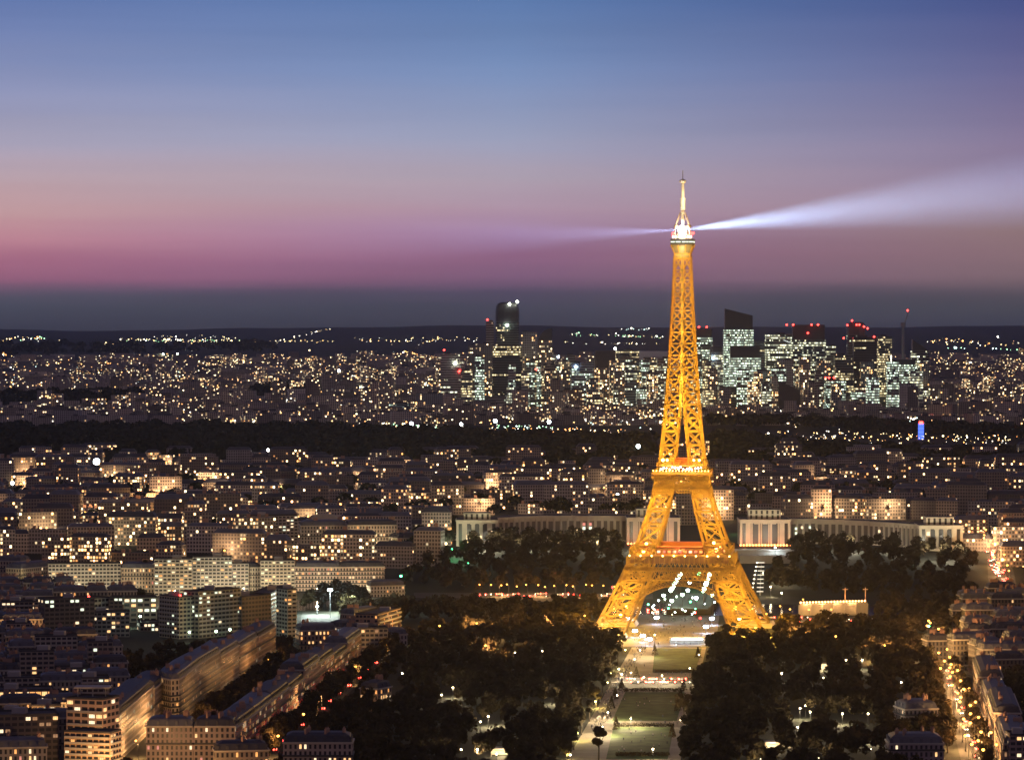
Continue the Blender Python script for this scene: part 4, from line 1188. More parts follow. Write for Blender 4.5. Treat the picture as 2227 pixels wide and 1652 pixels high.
while Y < 4720:
    hw = Y * 0.146
    x = -hw - rm.uniform(0, 20)
    while x < hw + 20:
        wd = rm.uniform(16, 46); g = 0 if rm.random() < 0.72 else rm.uniform(6, 26)
        X = x + wd / 2; x += wd + g
        px, py = proj((X, Y, hgt(X, Y)))
        if any(inpoly(px, py, z) for z in GARD): continue
        if Y > 4500 and rm.random() < 0.3: continue
        if Y < 3500 and taken([(X - wd / 2, Y - 9), (X + wd / 2, Y + 9)], 3): continue
        mids.append((X, Y + rm.uniform(-10, 10), wd, rm.uniform(11, 15), rm.choice([10, 13, 16, 18, 20, 22, 25, 29, 34 if rm.random() < .4 else 20]), rm.uniform(-0.28, 0.28)))
    Y += (74 if Y > 3300 else 58) + (Y - 3100) * 0.02
rest = MB(); nind = 0
for (X, Y, wd, dp, h, ang) in mids:
    z = hgt(X, Y); t0 = rm.choice(TINTS); k = rm.uniform(0.35, 1.5); tint = tuple(v * k for v in t0)
    lit = rm.choice([0.03, 0.08, 0.12, 0.18, 0.24, 0.32, 0.14]); flat = rm.random() < 0.3
    px, py = proj((X, Y, z))
    if lit > 0.1 and px > 1600: lit *= 0.7
    if nind < 290 and rm.random() < 0.9:
        b = MB(); block(b, 0, 0, wd, dp, h, 0, 0, lit, tint, 2.6, 3.2, roof=rm.uniform(2.5, 4.5), flat=flat)
        for c in range(rm.randint(1, 3)):
            b.box((rm.uniform(-.42, .42) * wd, rm.uniform(-.1, .1) * dp, h + (1.2 if flat else 4.6)), (rm.uniform(1, 3.4), 1.0, 3.4), 2)
        o = b.build('town_building', [M_FLAT, M_TAR if flat else rm.choice([M_ZINC, M_SLATE]), M_BRICK], None, (X, Y, z), ang)
        tag(o, 'dark town building with a few lit windows on the slope beyond the river', 'town building', 'town buildings on the slope beyond the river')
        nind += 1
    else:
        block(rest, X, Y, wd, dp, h, ang, z, lit, tint, 2.6, 3.2, roof=rm.uniform(2.5, 4.5), flat=flat)
o = rest.build('far_bank_roofscape', [M_FLAT, M_SLATE]); tag(o, kind='stuff')
print('mid', len(mids), nind)

# street lamps whose light washes some of the far-bank fronts
rm2 = random.Random(3)
WASH = []
for (X, Y, wd, dp, h, ang) in mids:
    if rm2.random() < 0.085: WASH.append((X + rm2.uniform(-.3, .3) * wd, Y - dp / 2 - 9.0))
# ------------------------------------------------------------------ business district towers
ZD = 24.0
def lift(t, k=1.7): return tuple(min(0.6, v * k) for v in t)
def tower_box(label, x0, x1, yt, D, mat, lit, tint=(0.10, 0.11, 0.12), dark_top=None, yl=None, bay=2.6, floor=5.4, depth=None, roof='flat', reds=(), whites=(), cat='office tower', name='office_tower', yt2=None, mesh_only=None, rz=0.0, blues=()):
    """one high-rise: lit shaft, dark crown if any, roof shape (flat, slant, round), plant boxes, roof lamps"""
    a, b = at(x0, yt, D), at(x1, yt, D)
    wd = b.x - a.x; X = (a.x + b.x) / 2; z = hgt(X, D); H1 = a.z - z
    dp = depth or max(18, min(34, wd * 0.9))
    root = empty(name, (X, D + dp / 2, z)); tag(root, label, cat)
    zl = at(x0, yl, D).z - z if yl else H1          # top of the lit shaft
    P = [(-wd / 2, -dp / 2), (wd / 2, -dp / 2), (wd / 2, dp / 2), (-wd / 2, dp / 2)]
    if roof == 'round':
        P = []
        for i in range(12):
            t = 2 * math.pi * (i + .5) / 12; s_ = 1.0 / max(abs(math.cos(t)), abs(math.sin(t))); s_ = 1 + (s_ - 1) * 0.45
            P.append((math.cos(t) * s_ * wd / 2 / 1.12, math.sin(t) * s_ * dp / 2 / 1.12))
        P = ccw(P)
    if mat is M_TOWERFLAT: lit *= 0.6; bay = max(bay, 4.0); floor = max(floor, 4.2)
    sh = MB(); walls(sh, P, -4, zl, bay, floor, 0, lit=lit, seed=rm.random(), tint=lift(tint))
    if zl >= H1 - 0.5: sh.face([p + (zl,) for p in P], 1)
    sh.build('shaft', [mat, M_TAR], root)
    if zl < H1 - 0.5:
        cr = MB()
        H2 = (at(x1, yt2, D).z - z) if yt2 else H1
        Q = inset(P, wd * 0.03)
        zt = [H1 if p[0] < 0 else H2 for p in Q]
        if roof == 'quarter':      # a roof that swells up in a quarter circle to the right
            N = 8; prof = [(-wd / 2 + wd * i / N, zl + (H1 - zl) * math.sin(math.pi / 2 * min(1, (i / N) * 1.25)) ** 0.7) for i in range(N + 1)]
            for (xa, za), (xb, zb_) in zip(prof, prof[1:]):
                for yy in (-dp / 2, dp / 2):
                    cr.face([(xa, yy, zl), (xb, yy, zl), (xb, yy, zb_), (xa, yy, za)])
                cr.face([(xa, -dp / 2, za), (xb, -dp / 2, zb_), (xb, dp / 2, zb_), (xa, dp / 2, za)])
            cr.face([(wd / 2, -dp / 2, zl), (wd / 2, dp / 2, zl), (wd / 2, dp / 2, prof[-1][1]), (wd / 2, -dp / 2, prof[-1][1])])
        elif roof == 'round':
            prev = [p + (zl,) for p in P]
            for s_, zz in ((1.0, zl + (H1 - zl) * .55), (0.94, zl + (H1 - zl) * .8), (0.78, zl + (H1 - zl) * .95), (0.5, H1)):
                cur = [(p[0] * s_, p[1] * s_, zz) for p in P]
                for i in range(len(P)):
                    j = (i + 1) % len(P); cr.face([prev[i], prev[j], cur[j], cur[i]])
                prev = cur
            cr.face(prev)
        else:
            for i in range(len(Q)):
                j = (i + 1) % len(Q)
                cr.face([Q[i] + (zl,), Q[j] + (zl,), Q[j] + (zt[j],), Q[i] + (zt[i],)])
            cr.face([q + (zz,) for q, zz in zip(Q, zt)])
        cr.build('crown', principled('dark_cladding', (0.06, 0.06, 0.07), 0.4), root)
    elif roof == 'flat':
        pb = MB()
        for k in range(rm.randint(1, 3)):
            pb.box((rm.uniform(-.28, .28) * wd, rm.uniform(-.2, .2) * dp, H1 + 1.8), (wd * rm.uniform(.18, .36), dp * .4, 3.6))
        pb.build('roof_plant', M_TAR, root)
    for lst, m, nm, r_ in ((reds, G_RED, 'warning_light', 2.0), (whites, glow('roof_flood', (0.94, 1.0, 0.74), 40), 'roof_lamp', 2.6), (blues, glow('blue_white', (0.5, 0.72, 1.0), 24), 'lit_sign', 2.4)):
        for (x, y) in lst:
            q = at(x, y, D - 2); m_ = MB(); m_.ball((q.x - X, q.y - D - dp / 2, q.z - z), r_, 0, 8, 5); m_.build(nm, m, root)
    return root
TF = M_TOWERFLAT; OF = M_OFFICE
T = tower_box
T('tallest dark skyscraper with white floodlights on its rounded top, left of the tower', 1074, 1133, 657, 8000, OF, 0.12, yl=700, roof='round', whites=((1108, 661), (1125, 656), (1103, 707)), tint=(0.07, 0.09, 0.09))
T('lit band of office floors in front of the floodlit skyscraper', 1072, 1134, 752, 7960, OF, 0.95, tint=(0.06, 0.07, 0.07), depth=14)
T('dark lower shaft of the floodlit skyscraper with a few cool window strips', 1071, 1135, 776, 7940, OF, 0.12, tint=(0.06, 0.07, 0.08), depth=14)
T('pale slender tower with a red lamp left of the floodlit skyscraper', 1057, 1074, 700, 8060, OF, 0.02, tint=(0.22, 0.21, 0.22), reds=((1060, 695),))
T('apartment high-rise speckled with warm windows left of the floodlit skyscraper', 1034, 1070, 747, 7850, TF, 0.30, tint=(0.16, 0.15, 0.14), name='apartment_tower', cat='apartment tower', bay=3.4, floor=3)
T('second speckled apartment high-rise behind the warm one', 1018, 1036, 752, 7950, TF, 0.2, tint=(0.15, 0.14, 0.14), name='apartment_tower', cat='apartment tower', bay=3.4, floor=3)
T('pale tower with vertical light lines right of the floodlit skyscraper', 1133, 1168, 722, 8020, TF, 0.22, tint=(0.2, 0.2, 0.21), bay=4)
T('tower with a black quarter-round roof and rows of warm windows', 1169, 1201, 714, 8040, TF, 0.25, yl=740, roof='quarter', tint=(0.14, 0.13, 0.13))
T('greenish office block below the quarter-round roof, red sign lamps', 1167, 1203, 797, 7800, OF, 0.45, tint=(0.14, 0.18, 0.16), reds=((1188, 799), (1190, 803), (1166, 803)))
T('speckled apartment slab right of the greenish office block', 1204, 1240, 806, 7760, TF, 0.3, tint=(0.13, 0.13, 0.13), name='apartment_tower', cat='apartment tower', bay=3.4, floor=3)
T('blue-white lit office block above the brown flats', 1242, 1291, 790, 7900, OF, 0.30, tint=(0.2, 0.22, 0.27), blues=((1214, 776), (1252, 797)))
T('brown flats with orange windows at the foot of the district', 1214, 1270, 848, 7600, TF, 0.30, tint=(0.22, 0.15, 0.11), name='apartment_tower', cat='apartment tower', bay=3.4, floor=3)
T('dark apartment tower with a black box top left of the iron tower', 1293, 1340, 762, 7820, TF, 0.34, yl=800, tint=(0.13, 0.12, 0.12), name='apartment_tower', cat='apartment tower', bay=3.2, floor=3)
T('office tower with a bright lamp on its roof left of the hollow cube building', 1340, 1390, 763, 7900, OF, 0.40, tint=(0.08, 0.09, 0.1), whites=((1338, 758),))
T('office slab with cool white strips close left of the iron tower', 1334, 1394, 842, 7620, OF, 0.42, tint=(0.1, 0.12, 0.14))
T('long low office building with unbroken window bands left of the iron tower', 1272, 1334, 893, 7500, OF, 0.35, tint=(0.18, 0.19, 0.18), depth=22)
T('office block under the hollow cube building', 1396, 1446, 812, 7700, OF, 0.35, tint=(0.12, 0.12, 0.12))
T('grey windowless block in front of the floodlit skyscraper', 1062, 1110, 862, 7650, OF, 0.02, tint=(0.22, 0.20, 0.20))
T('long row of flats dotted with orange windows in front of the district', 1012, 1104, 888, 7560, TF, 0.34, tint=(0.2, 0.18, 0.17), name='apartment_block', cat='apartment block', bay=3.6, floor=3, depth=16)
T('teal-lit clinic block with floodlights beside it', 838, 905, 878, 7500, OF, 0.28, tint=(0.2, 0.3, 0.29), depth=20)
T('tall speckled flats left of the teal-lit block\'s floodlights', 905, 972, 856, 7600, TF, 0.36, tint=(0.18, 0.2, 0.2), name='apartment_tower', cat='apartment tower', bay=3.4, floor=3)
T('black cut-out office tower with red sign and white lamp, left part of the district', 958, 1010, 770, 7900, OF, 0.10, tint=(0.26, 0.25, 0.25), reds=((1000, 806), (998, 808), (966, 761)), whites=((990, 790),))
T('residential tower behind the iron tower\'s right edge, red lamps on top', 1512, 1550, 716, 8100, OF, 0.40, yl=733, tint=(0.1, 0.1, 0.1), reds=((1520, 711), (1537, 711)))
T('round-topped pale office tower right of the iron tower', 1543, 1576, 752, 7950, OF, 0.40, yl=766, roof='round', tint=(0.28, 0.29, 0.27), blues=((1551, 778),))
T('skyscraper with a slanted dark crown above bright white floors', 1575, 1639, 671, 8050, OF, 0.92, yl=716, yt2=686, tint=(0.09, 0.1, 0.1))
T('brightest square block with every floor lit, in front of the slant-crowned skyscraper', 1587, 1655, 753, 7850, OF, 0.97, yl=777, tint=(0.22, 0.23, 0.2), bay=3.4, floor=5.2)
T('dark lower half under the brightest square block', 1582, 1655, 842, 7800, OF, 0.16, tint=(0.06, 0.07, 0.08))
T('dark slab right of the slant-crowned skyscraper', 1640, 1667, 744, 8050, OF, 0.04, tint=(0.09, 0.1, 0.12))
VT = T('cool-lit office tower with a white V-shaped roof line', 1666, 1727, 727, 8000, OF, 0.50, tint=(0.13, 0.15, 0.14), whites=())
T('broad teal-lit tower with a black crown and four red lamps', 1722, 1796, 706, 7960, OF, 0.60, yl=738, tint=(0.1, 0.14, 0.14), reds=((1711, 706), (1725, 706), (1765, 706), (1779, 706), (1757, 724)))
T('office block with scattered lamps right of the broad teal-lit tower', 1797, 1818, 752, 8050, OF, 0.2, tint=(0.1, 0.1, 0.1))
T('dark tower crowned by a crowd of red lamps', 1840, 1887, 700, 8050, OF, 0.16, yl=728, roof='round', tint=(0.06, 0.06, 0.07), reds=((1843, 707), (1853, 697), (1863, 706), (1869, 706), (1879, 710), (1887, 714), (1835, 735)))
T('black glass box tower with a few lit floors, right of the red-crowned tower', 1857, 1907, 733, 7950, OF, 0.12, tint=(0.03, 0.035, 0.045), reds=((1901, 732),))
T('office tower lit in the middle, left of the red-crowned tower', 1816, 1856, 772, 7900, OF, 0.30, tint=(0.07, 0.08, 0.08))
T('bright banded office tower with a vertical string of lamps at its right edge', 1910, 1940, 731, 8000, OF, 0.55, tint=(0.1, 0.11, 0.11))
T('broad warm-lit office block at the right end of the district', 1940, 1993, 781, 7900, OF, 0.72, tint=(0.14, 0.12, 0.1), yl=792)
T('last tower of the district, slanted black roof over warm floors', 1984, 2021, 738, 7950, OF, 0.55, yl=762, yt2=762, tint=(0.12, 0.11, 0.1))
T('low cool-lit offices between the teal tower and the red-crowned tower', 1796, 1840, 828, 7700, OF, 0.52, tint=(0.12, 0.13, 0.12), reds=((1796, 821), (1803, 821), (1814, 821)))
T('mid-rise offices below the black glass tower, white lit base', 1853, 1910, 852, 7700, OF, 0.50, tint=(0.18, 0.18, 0.17), reds=((1886, 848),))
T('brown-lit low building right of the iron tower', 1547, 1606, 892, 7560, OF, 0.20, tint=(0.3, 0.23, 0.17))
T('small office with a red, white and blue lit sign right of the iron tower', 1607, 1640, 899, 7540, OF, 0.6, tint=(0.2, 0.2, 0.2), blues=((1625, 896),), reds=((1633, 896),))
T('cool-lit offices under the V-roofed tower', 1664, 1714, 846, 7700, OF, 0.48, tint=(0.1, 0.11, 0.12))
T('unlit black block at the front of the district', 1714, 1746, 890, 7560, OF, 0.02, tint=(0.07, 0.06, 0.07))
T('brown flats at the front of the district below the teal tower', 1747, 1782, 842, 7620, TF, 0.28, tint=(0.24, 0.2, 0.17), name='apartment_tower', cat='apartment tower', bay=3.2)
T('dim brown office below the warm-lit right end block', 1940, 1985, 888, 7600, OF, 0.1, tint=(0.2, 0.15, 0.13))
T('office tower half hidden behind the iron tower\'s right edge', 1528, 1546, 784, 7800, OF, 0.5, tint=(0.12, 0.13, 0.12))
# smaller blocks that fill the district
for k in range(140):
    x = rm.uniform(1000, 2030); 
    if 1440 < x < 1540 and rm.random() < .7: continue
    w_ = rm.uniform(14, 36); D = rm.uniform(7400, 8250); yt = rm.uniform(775, 900)
    m_ = rm.choice([OF, TF, OF, TF])
    o = T('lesser lit block packed between the high-rises of the business district', x - w_ / 2, x + w_ / 2, yt, D, m_, rm.choice([.3, .45, .6, .75]), tint=rm.choice([(0.16, 0.16, 0.16), (0.22, 0.19, 0.16), (0.13, 0.16, 0.17), (0.25, 0.24, 0.23)]), name='district_block', cat='office block')
    o['group'] = 'lesser blocks of the business district'
for k in range(30):
    x = rm.uniform(1140, 1440); w_ = rm.uniform(14, 30)
    o = T('lesser lit block packed between the high-rises of the business district', x - w_ / 2, x + w_ / 2, rm.uniform(772, 840), rm.uniform(7900, 8250), rm.choice([OF, TF]), rm.choice([.3, .45, .6]), tint=(0.16, 0.16, 0.17), name='district_block', cat='office block')
    o['group'] = 'lesser blocks of the business district'
# wedge
wd_ = MB(); a, b = at(1694, 829, 7650), at(1741, 848, 7650); c = at(1694, 850, 7650)
for y0 in (0, 16):
    wd_.face([(a.x, a.y + y0, c.z), (b.x, b.y + y0, c.z), (b.x, b.y + y0, b.z), (a.x, a.y + y0, a.z)])
wd_.face([(a.x, a.y, a.z), (b.x, b.y, b.z), (b.x, b.y + 16, b.z), (a.x, a.y + 16, a.z)])
zz = hgt(a.x, 7650)
for y0 in (0.3, 15.7): wd_.face([(a.x, a.y + y0, zz - 3), (b.x, b.y + y0, zz - 3), (b.x, b.y + y0, c.z), (a.x, a.y + y0, c.z)])
tag(wd_.build('wedge_hall', principled('dark_cladding', (0.035,) * 3)), 'black wedge-roofed hall in the middle of the business district', 'hall')
# hollow cube
ar = MB(); a, b = at(1387, 764, 8350), at(1458, 764, 8350); w2 = b.x - a.x; zt = a.z - hgt(0, 8350); X = (a.x + b.x) / 2
t_ = 13.0
ar.box((0, 0, zt - t_ / 2), (w2, 60, t_)); ar.box((0, 0, t_ * 0.5), (w2, 60, t_))
for s_ in (-1, 1): ar.box((s_ * (w2 / 2 - t_ / 2), 0, zt / 2), (t_, 59.6, zt - 2 * t_ - 0.1))
tag(ar.build('cube_arch', principled('pale_marble', (0.55, 0.53, 0.58), 0.5), None, (X, 8380, hgt(0, 8350))), 'pale hollow cube arch building behind the left edge of the iron tower', 'arch building')
# V roof line, lamp string, crane mast
vr = MB()
for p, q in (((1704, 739), (1716, 744)), ((1716, 744), (1744, 738))):
    vr.tube(at(p[0], p[1] - 0, 7990), at(q[0], q[1], 7990), 1.0, 1.0, 5)
vr2 = vr.build('roof_line', glow('roof_line', (0.9, 0.95, 0.9), 0.8)); vr2.parent = VT; vr2.location = -VT.location
cm = MB(); a = at(1964, 735, 8100); zz = hgt(a.x, 8100)
cm.tube((a.x, 8100, zz), (a.x, 8100, at(1964, 706, 8100).z), 4, 3, 6); top = at(1976, 678, 8100)
cm.tube((a.x, 8100, at(1964, 712, 8100).z), top, 1.6, 0.9, 5); cm.box((a.x, 8100, at(1964, 706, 8100).z), (10, 10, 10))
crn = cm.build('tower_crane', principled('crane_grey', (0.25, 0.25, 0.27))); tag(crn, 'thin crane mast with one red lamp rising right of the business district', 'crane')
b = MB(); b.ball(tuple(at(1974, 675, 8098)), 2.0); b.build('warning_light', G_RED, crn)
for i in range(24):
    p = at(1938, 774 + 5.2 * i, 7880); b = MB(); b.ball((0, 0, 0), 1.3)
    if i == 0:
        strip = empty('light_mast', (p.x, p.y, hgt(p.x, 7880))); tag(strip, 'vertical string of small white lamps up the edge of a banded office tower', 'light mast')
        m_ = MB(); m_.box((0, 1.6, (p.z - hgt(p.x, 7880)) / 2), (1.2, 1.2, p.z - hgt(p.x, 7880))); m_.build('mast', M_DARKM, strip)
    b.build('lamp', glow('string_lamp', (1.0, 0.92, 0.7), 9), strip, Vector(p) - strip.location)
# blue lit pylon sign and red line of lamps
g = gp(2003, 955); b = MB(); b.box((0, 0, 13), (9, 4, 26), 0); b.box((0, 0, 27.5), (6, 6, 4), 1)
for k in range(4): b.box((0, -2.1, 3 + 6 * k), (9.2, 0.3, 0.6), 2)
o = b.build('pylon_sign', [G_BLUE, G_RED, M_DARKM], None, g); tag(o, 'tall blue glowing pylon with a red lamp on top, right of the district', 'pylon sign')
for i in range(17):
    g = gp(2013 + 4.1 * i, 922); b = MB(); b.tube((0, 0, 0), (0, 0, 12), 0.4, 0.3, 5, 1); b.ball((0, 0, 13), 1.5, 0)
    o = b.build('lamp_post', [G_RED if i % 3 else G_WARM, M_DARKM], None, g); tag(o, 'lamp post in the line of red lights right of the blue pylon', 'lamp post', 'line of red lights beside the blue pylon')

# ------------------------------------------------------------------ far suburbs: the largest as buildings, the rest as one roofscape
far = []
Y = 6650.0
while Y < 13500:
    hw = Y * 0.147
    x = -hw
    step = 58 + (Y - 6600) * 0.022
    while x < hw:
        wd = rm.uniform(18, 60) * (1 + (Y - 6600) / 9000); g = rm.uniform(0, 55) * (1 + (Y - 6600) / 9000)
        X = x + wd / 2; x += wd + g
        px, py = proj((X, Y, hgt(X, Y)))
        if rm.random() < 0.08: continue
        if 7400 < Y < 8600 and 1000 < px < 2030: continue
        far.append((X, Y + rm.uniform(-20, 20), wd, rm.choice([9, 12, 15, 18, 18, 22, 26, 34 if rm.random() < .4 else 18]), px))
    Y += step
tall = []
for k in range(120):
    Y = rm.uniform(6900, 10500); X = rm.uniform(-1, 1) * 0.147 * Y
    px, py = proj((X, Y, hgt(X, Y)))
    if px > 1000 and rm.random() < 0.5: continue
    tall.append((X, Y, rm.uniform(16, 32), rm.choice([38, 46, 52, 60, 70]) * (1 if px > 500 else .75), px))
restf = MB(); nind = 0
for i, (X, Y, wd, h, px) in enumerate(tall + far):
    z = hgt(X, Y); k = rm.uniform(0.5, 1.7); tint = tuple(v * k for v in rm.choice(TINTS))
    lit = rm.choice([0.03, 0.06, 0.10, 0.14, 0.2]) * (1.0 if i >= len(tall) else 1.5)
    if px < 420: lit *= 0.55
    ang = rm.uniform(-.4, .4)
    if nind < 290:
        b = MB(); block(b, 0, 0, wd, 14, h, 0, 0, lit, tint, 4.0, 3.3, flat=True); b.box((rm.uniform(-.2, .2) * wd, 0, h + 1.5), (wd * .25, 7, 3), 1)
        hi = i < len(tall)
        o = b.build('suburban_tower' if hi else 'suburban_block', [M_TOWERFLAT, M_TAR], None, (X, Y, z), ang)
        tag(o, 'slim suburban apartment tower speckled with windows beyond the dark wood' if hi else 'low suburban block with specks of lit windows beyond the dark wood', 'apartment tower' if hi else 'apartment block', 'suburban towers beyond the wood' if hi else 'suburban blocks beyond the wood')
        nind += 1
    else:
        block(restf, X, Y, wd, 14, h, ang, z, lit, tint, 4.2, 3.4, flat=True)
o = restf.build('suburb_roofscape', [M_TOWERFLAT, M_TAR]); tag(o, kind='stuff')
print('far', len(far), len(tall))

# ------------------------------------------------------------------ distant street lights: nobody could count them
def dots(name, specs):
    """specs: (x0, y0, x1, y1, spread, count, colours, size in picture units)"""
    mb = MB(); mats = [glow('far_amber', (1.0, 0.62, 0.22), 9), glow('far_gold', (1.0, 0.76, 0.36), 9), glow('far_white', (1.0, 0.95, 0.78), 9), glow('far_cool', (0.72, 1.0, 0.92), 9), G_RED, glow('far_green', (0.45, 1.0, 0.5), 8), G_BLUE, glow('far_orange', (1.0, 0.40, 0.10), 9)]
    for (x0, y0, x1, y1, sp, n, cols, sz) in specs:
        for i in range(n):
            t = rm.random() if sp >= 0 else (i + .5) / n
            x = x0 + (x1 - x0) * t + rm.gauss(0, abs(sp) * 0.5); y = y0 + (y1 - y0) * t + rm.gauss(0, abs(sp) * 0.35)
            g = gp(x, y)
            r_ = sz * g.y / FP * min(2.2, 0.75 * math.exp(rm.gauss(0, 0.42)))
            c = (g.x, g.y, g.z + r_ + rm.uniform(4, 9)); k = rm.choice(cols)
            t_, b_ = (c[0], c[1], c[2] + r_), (c[0], c[1], c[2] - r_)
            q = [(c[0] + r_, c[1], c[2]), (c[0], c[1] + r_, c[2]), (c[0] - r_, c[1], c[2]), (c[0], c[1] - r_, c[2])]
            for j in range(4):
                mb.face([q[j], q[(j + 1) % 4], t_], k); mb.face([q[(j + 1) % 4], q[j], b_], k)
    o = mb.build(name, mats); tag(o, kind='stuff'); return o
A_, G_, W_, C_, R_, N_, B_, O_ = range(8)
dots('distant_street_lights', [
    (0, 743, 90, 738, 9, 34, [A_, G_, W_, N_, O_], 0.9), (90, 745, 260, 752, 6, 10, [A_, G_, W_], 0.8),
    (262, 742, 560, 746, 5, 120, [A_, G_, G_, W_, N_], 0.9), (300, 738, 520, 738, 10, 30, [G_, W_], 0.7), (400, 747, 730, 745, 4, 60, [A_, G_], 0.8), (600, 746, 722, 716, 2, 26, [A_, G_, W_], 0.7),
    (770, 745, 1040, 742, 8, 60, [A_, G_, W_], 0.8), (880, 768, 930, 780, 1, 40, [A_, O_], 0.8), (1240, 730, 1440, 736, 4, 46, [G_, W_, N_], 0.8), (1220, 748, 1440, 752, 3, 26, [G_, W_], 0.8),
    (1350, 718, 1420, 718, 2, 14, [C_, W_], 0.8), (0, 790, 340, 798, 3, 70, [A_, O_, G_], 1.1), (0, 772, 60, 790, 3, 24, [A_, O_, W_], 1.0), (340, 796, 620, 790, 9, 40, [A_, G_], 0.9),
    (600, 786, 720, 790, 3, 40, [A_, G_, W_], 0.9), (700, 790, 726, 791, 1, 16, [B_], 1.2), (790, 789, 858, 790, 1, 26, [C_, W_, N_], 1.1), (800, 808, 850, 820, 6, 60, [A_, O_], 0.9),
    (0, 866, 36, 870, 5, 14, [R_], 1.2), (100, 862, 240, 866, 4, 60, [O_, O_, A_], 1.2), (350, 862, 430, 870, 7, 70, [N_, G_, W_], 1.0), (460, 925, 475, 880, 1, 30, [G_, A_], 1.1), (455, 927, 468, 882, 1, 26, [G_, A_], 1.1), (485, 876, 560, 866, 3, 26, [G_, N_], 1.0),
    (0, 935, 120, 936, 3, 30, [W_, N_, G_], 1.0), (390, 938, 440, 928, 4, 20, [C_, N_], 1.0), (840, 935, 1010, 940, 5, 60, [N_, G_, W_], 1.1), (1080, 935, 1200, 938, 4, 26, [N_, C_], 1.0),
    (2020, 745, 2227, 750, 8, 40, [A_, G_, W_, O_], 0.9), (2050, 760, 2227, 765, 2, 16, [C_, N_, A_], 1.1), (2020, 790, 2227, 800, 12, 60, [A_, G_, W_], 0.9), (2030, 840, 2227, 850, 12, 90, [G_, A_, W_], 1.0), (2040, 880, 2227, 900, 16, 110, [W_, G_, A_, C_], 1.0),
    (0, 830, 1000, 830, 44, 1250, [A_, G_, G_, W_, O_, C_], 0.85), (0, 890, 1000, 900, 44, 1100, [A_, G_, W_, W_, O_], 0.9), (500, 850, 1050, 850, 50, 950, [A_, G_, W_, W_, C_], 0.9), (1000, 905, 1450, 915, 24, 420, [G_, W_, C_, A_], 1.0), (1530, 905, 2030, 915, 26, 420, [G_, W_, C_], 1.0),
    (1640, 955, 2227, 965, 22, 190, [A_, O_, G_, W_], 1.0), (1960, 1000, 2227, 1010, 20, 60, [A_, W_], 0.9), (560, 962, 650, 970, 8, 24, [N_, W_], 1.0), (700, 945, 880, 955, 10, 40, [A_, G_], 1.0), (1060, 940, 1420, 950, 12, 90, [A_, O_, W_], 1.0), (1300, 965, 1420, 970, 6, 30, [N_, W_, C_], 1.0)])
dots('hillside_street_lights', [
    (0, 1040, 1400, 1040, 45, 330, [A_, G_, W_], 0.9), (0, 1110, 960, 1120, 60, 380, [A_, G_, W_, O_], 0.95), (1560, 1060, 2227, 1070, 40, 240, [A_, G_, W_], 0.9), (270, 1150, 325, 1085, 5, 22, [O_, A_], 1.4), (2100, 1080, 2227, 1120, 25, 80, [W_, A_, G_], 1.0),
    (1535, 1060, 1575, 1130, 8, 14, [R_, W_, O_], 1.2)])
# ------------------------------------------------------------------ trees
def leaf_mat():
    m = bpy.data.materials.new('foliage'); m.use_nodes = True
    t = NT(m.node_tree); t.n.clear()
    g = t.new('ShaderNodeNewGeometry'); n = t.new('ShaderNodeTexNoise'); n.inputs['Scale'].default_value = 0.09; n.inputs['Detail'].default_value = 3
    t.l.new(g.outputs['Position'], n.inputs['Vector'])
    oi = t.new('ShaderNodeObjectInfo')
    c = t.mix(n.outputs[0], (0.022, 0.022, 0.014, 1), (0.062, 0.046, 0.028, 1))
    c = t.mix(t.math('MULTIPLY', t.math('POWER', oi.outputs['Random'], 2.0), 0.8), c, (0.13, 0.09, 0.04, 1))
    d = t.new('ShaderNodeBsdfDiffuse'); t.put(d.inputs[0], c)
    tr = t.new('ShaderNodeBsdfTranslucent'); t.put(tr.inputs[0], c)
    mx = t.new('ShaderNodeMixShader'); mx.inputs[0].default_value = 0.35
    t.l.new(d.outputs[0], mx.inputs[1]); t.l.new(tr.outputs[0], mx.inputs[2])
    o = t.new('ShaderNodeOutputMaterial'); t.l.new(mx.outputs[0], o.inputs[0])
    return m
M_LEAF = leaf_mat()
M_BARK = principled('bark', (0.07, 0.055, 0.04), 0.95)
M_WOOD = principled('far_foliage', (0.028, 0.034, 0.022), 1.0, noise=0.5, nscale=0.02, spec=0.0)
M_WOOD.node_tree.nodes['Principled BSDF'].inputs['Specular IOR Level'].default_value = 0.0
rt = random.Random(11)
nr = np.random.default_rng(4)
def crown_points(n, H, Rr, blobs):
    """leaf-clump quads spread through a crown of several lobes: n quads as (n,4,3)"""
    cs = []
    for k in range(blobs):
        a = nr.uniform(0, 2 * np.pi); r_ = Rr * 0.62 * np.sqrt(nr.uniform(0, 1)); z = H * nr.uniform(0.40, 0.84)
        k_ = 1 - abs(z / H - 0.58) * 0.9
        cs.append((r_ * np.cos(a) * k_, r_ * np.sin(a) * k_, z, Rr * nr.uniform(0.30, 0.52)))
    cs.append((0, 0, H * 0.8, Rr * 0.5))
    cs = np.array(cs)
    idx = nr.integers(0, len(cs), n)
    d = nr.normal(size=(n, 3)); d /= np.linalg.norm(d, axis=1)[:, None]
    rad = nr.uniform(0.45, 1.05, n) ** 0.6
    c = cs[idx, :3] + d * (cs[idx, 3] * rad)[:, None] * np.array([1, 1, 0.8])
    return c, d
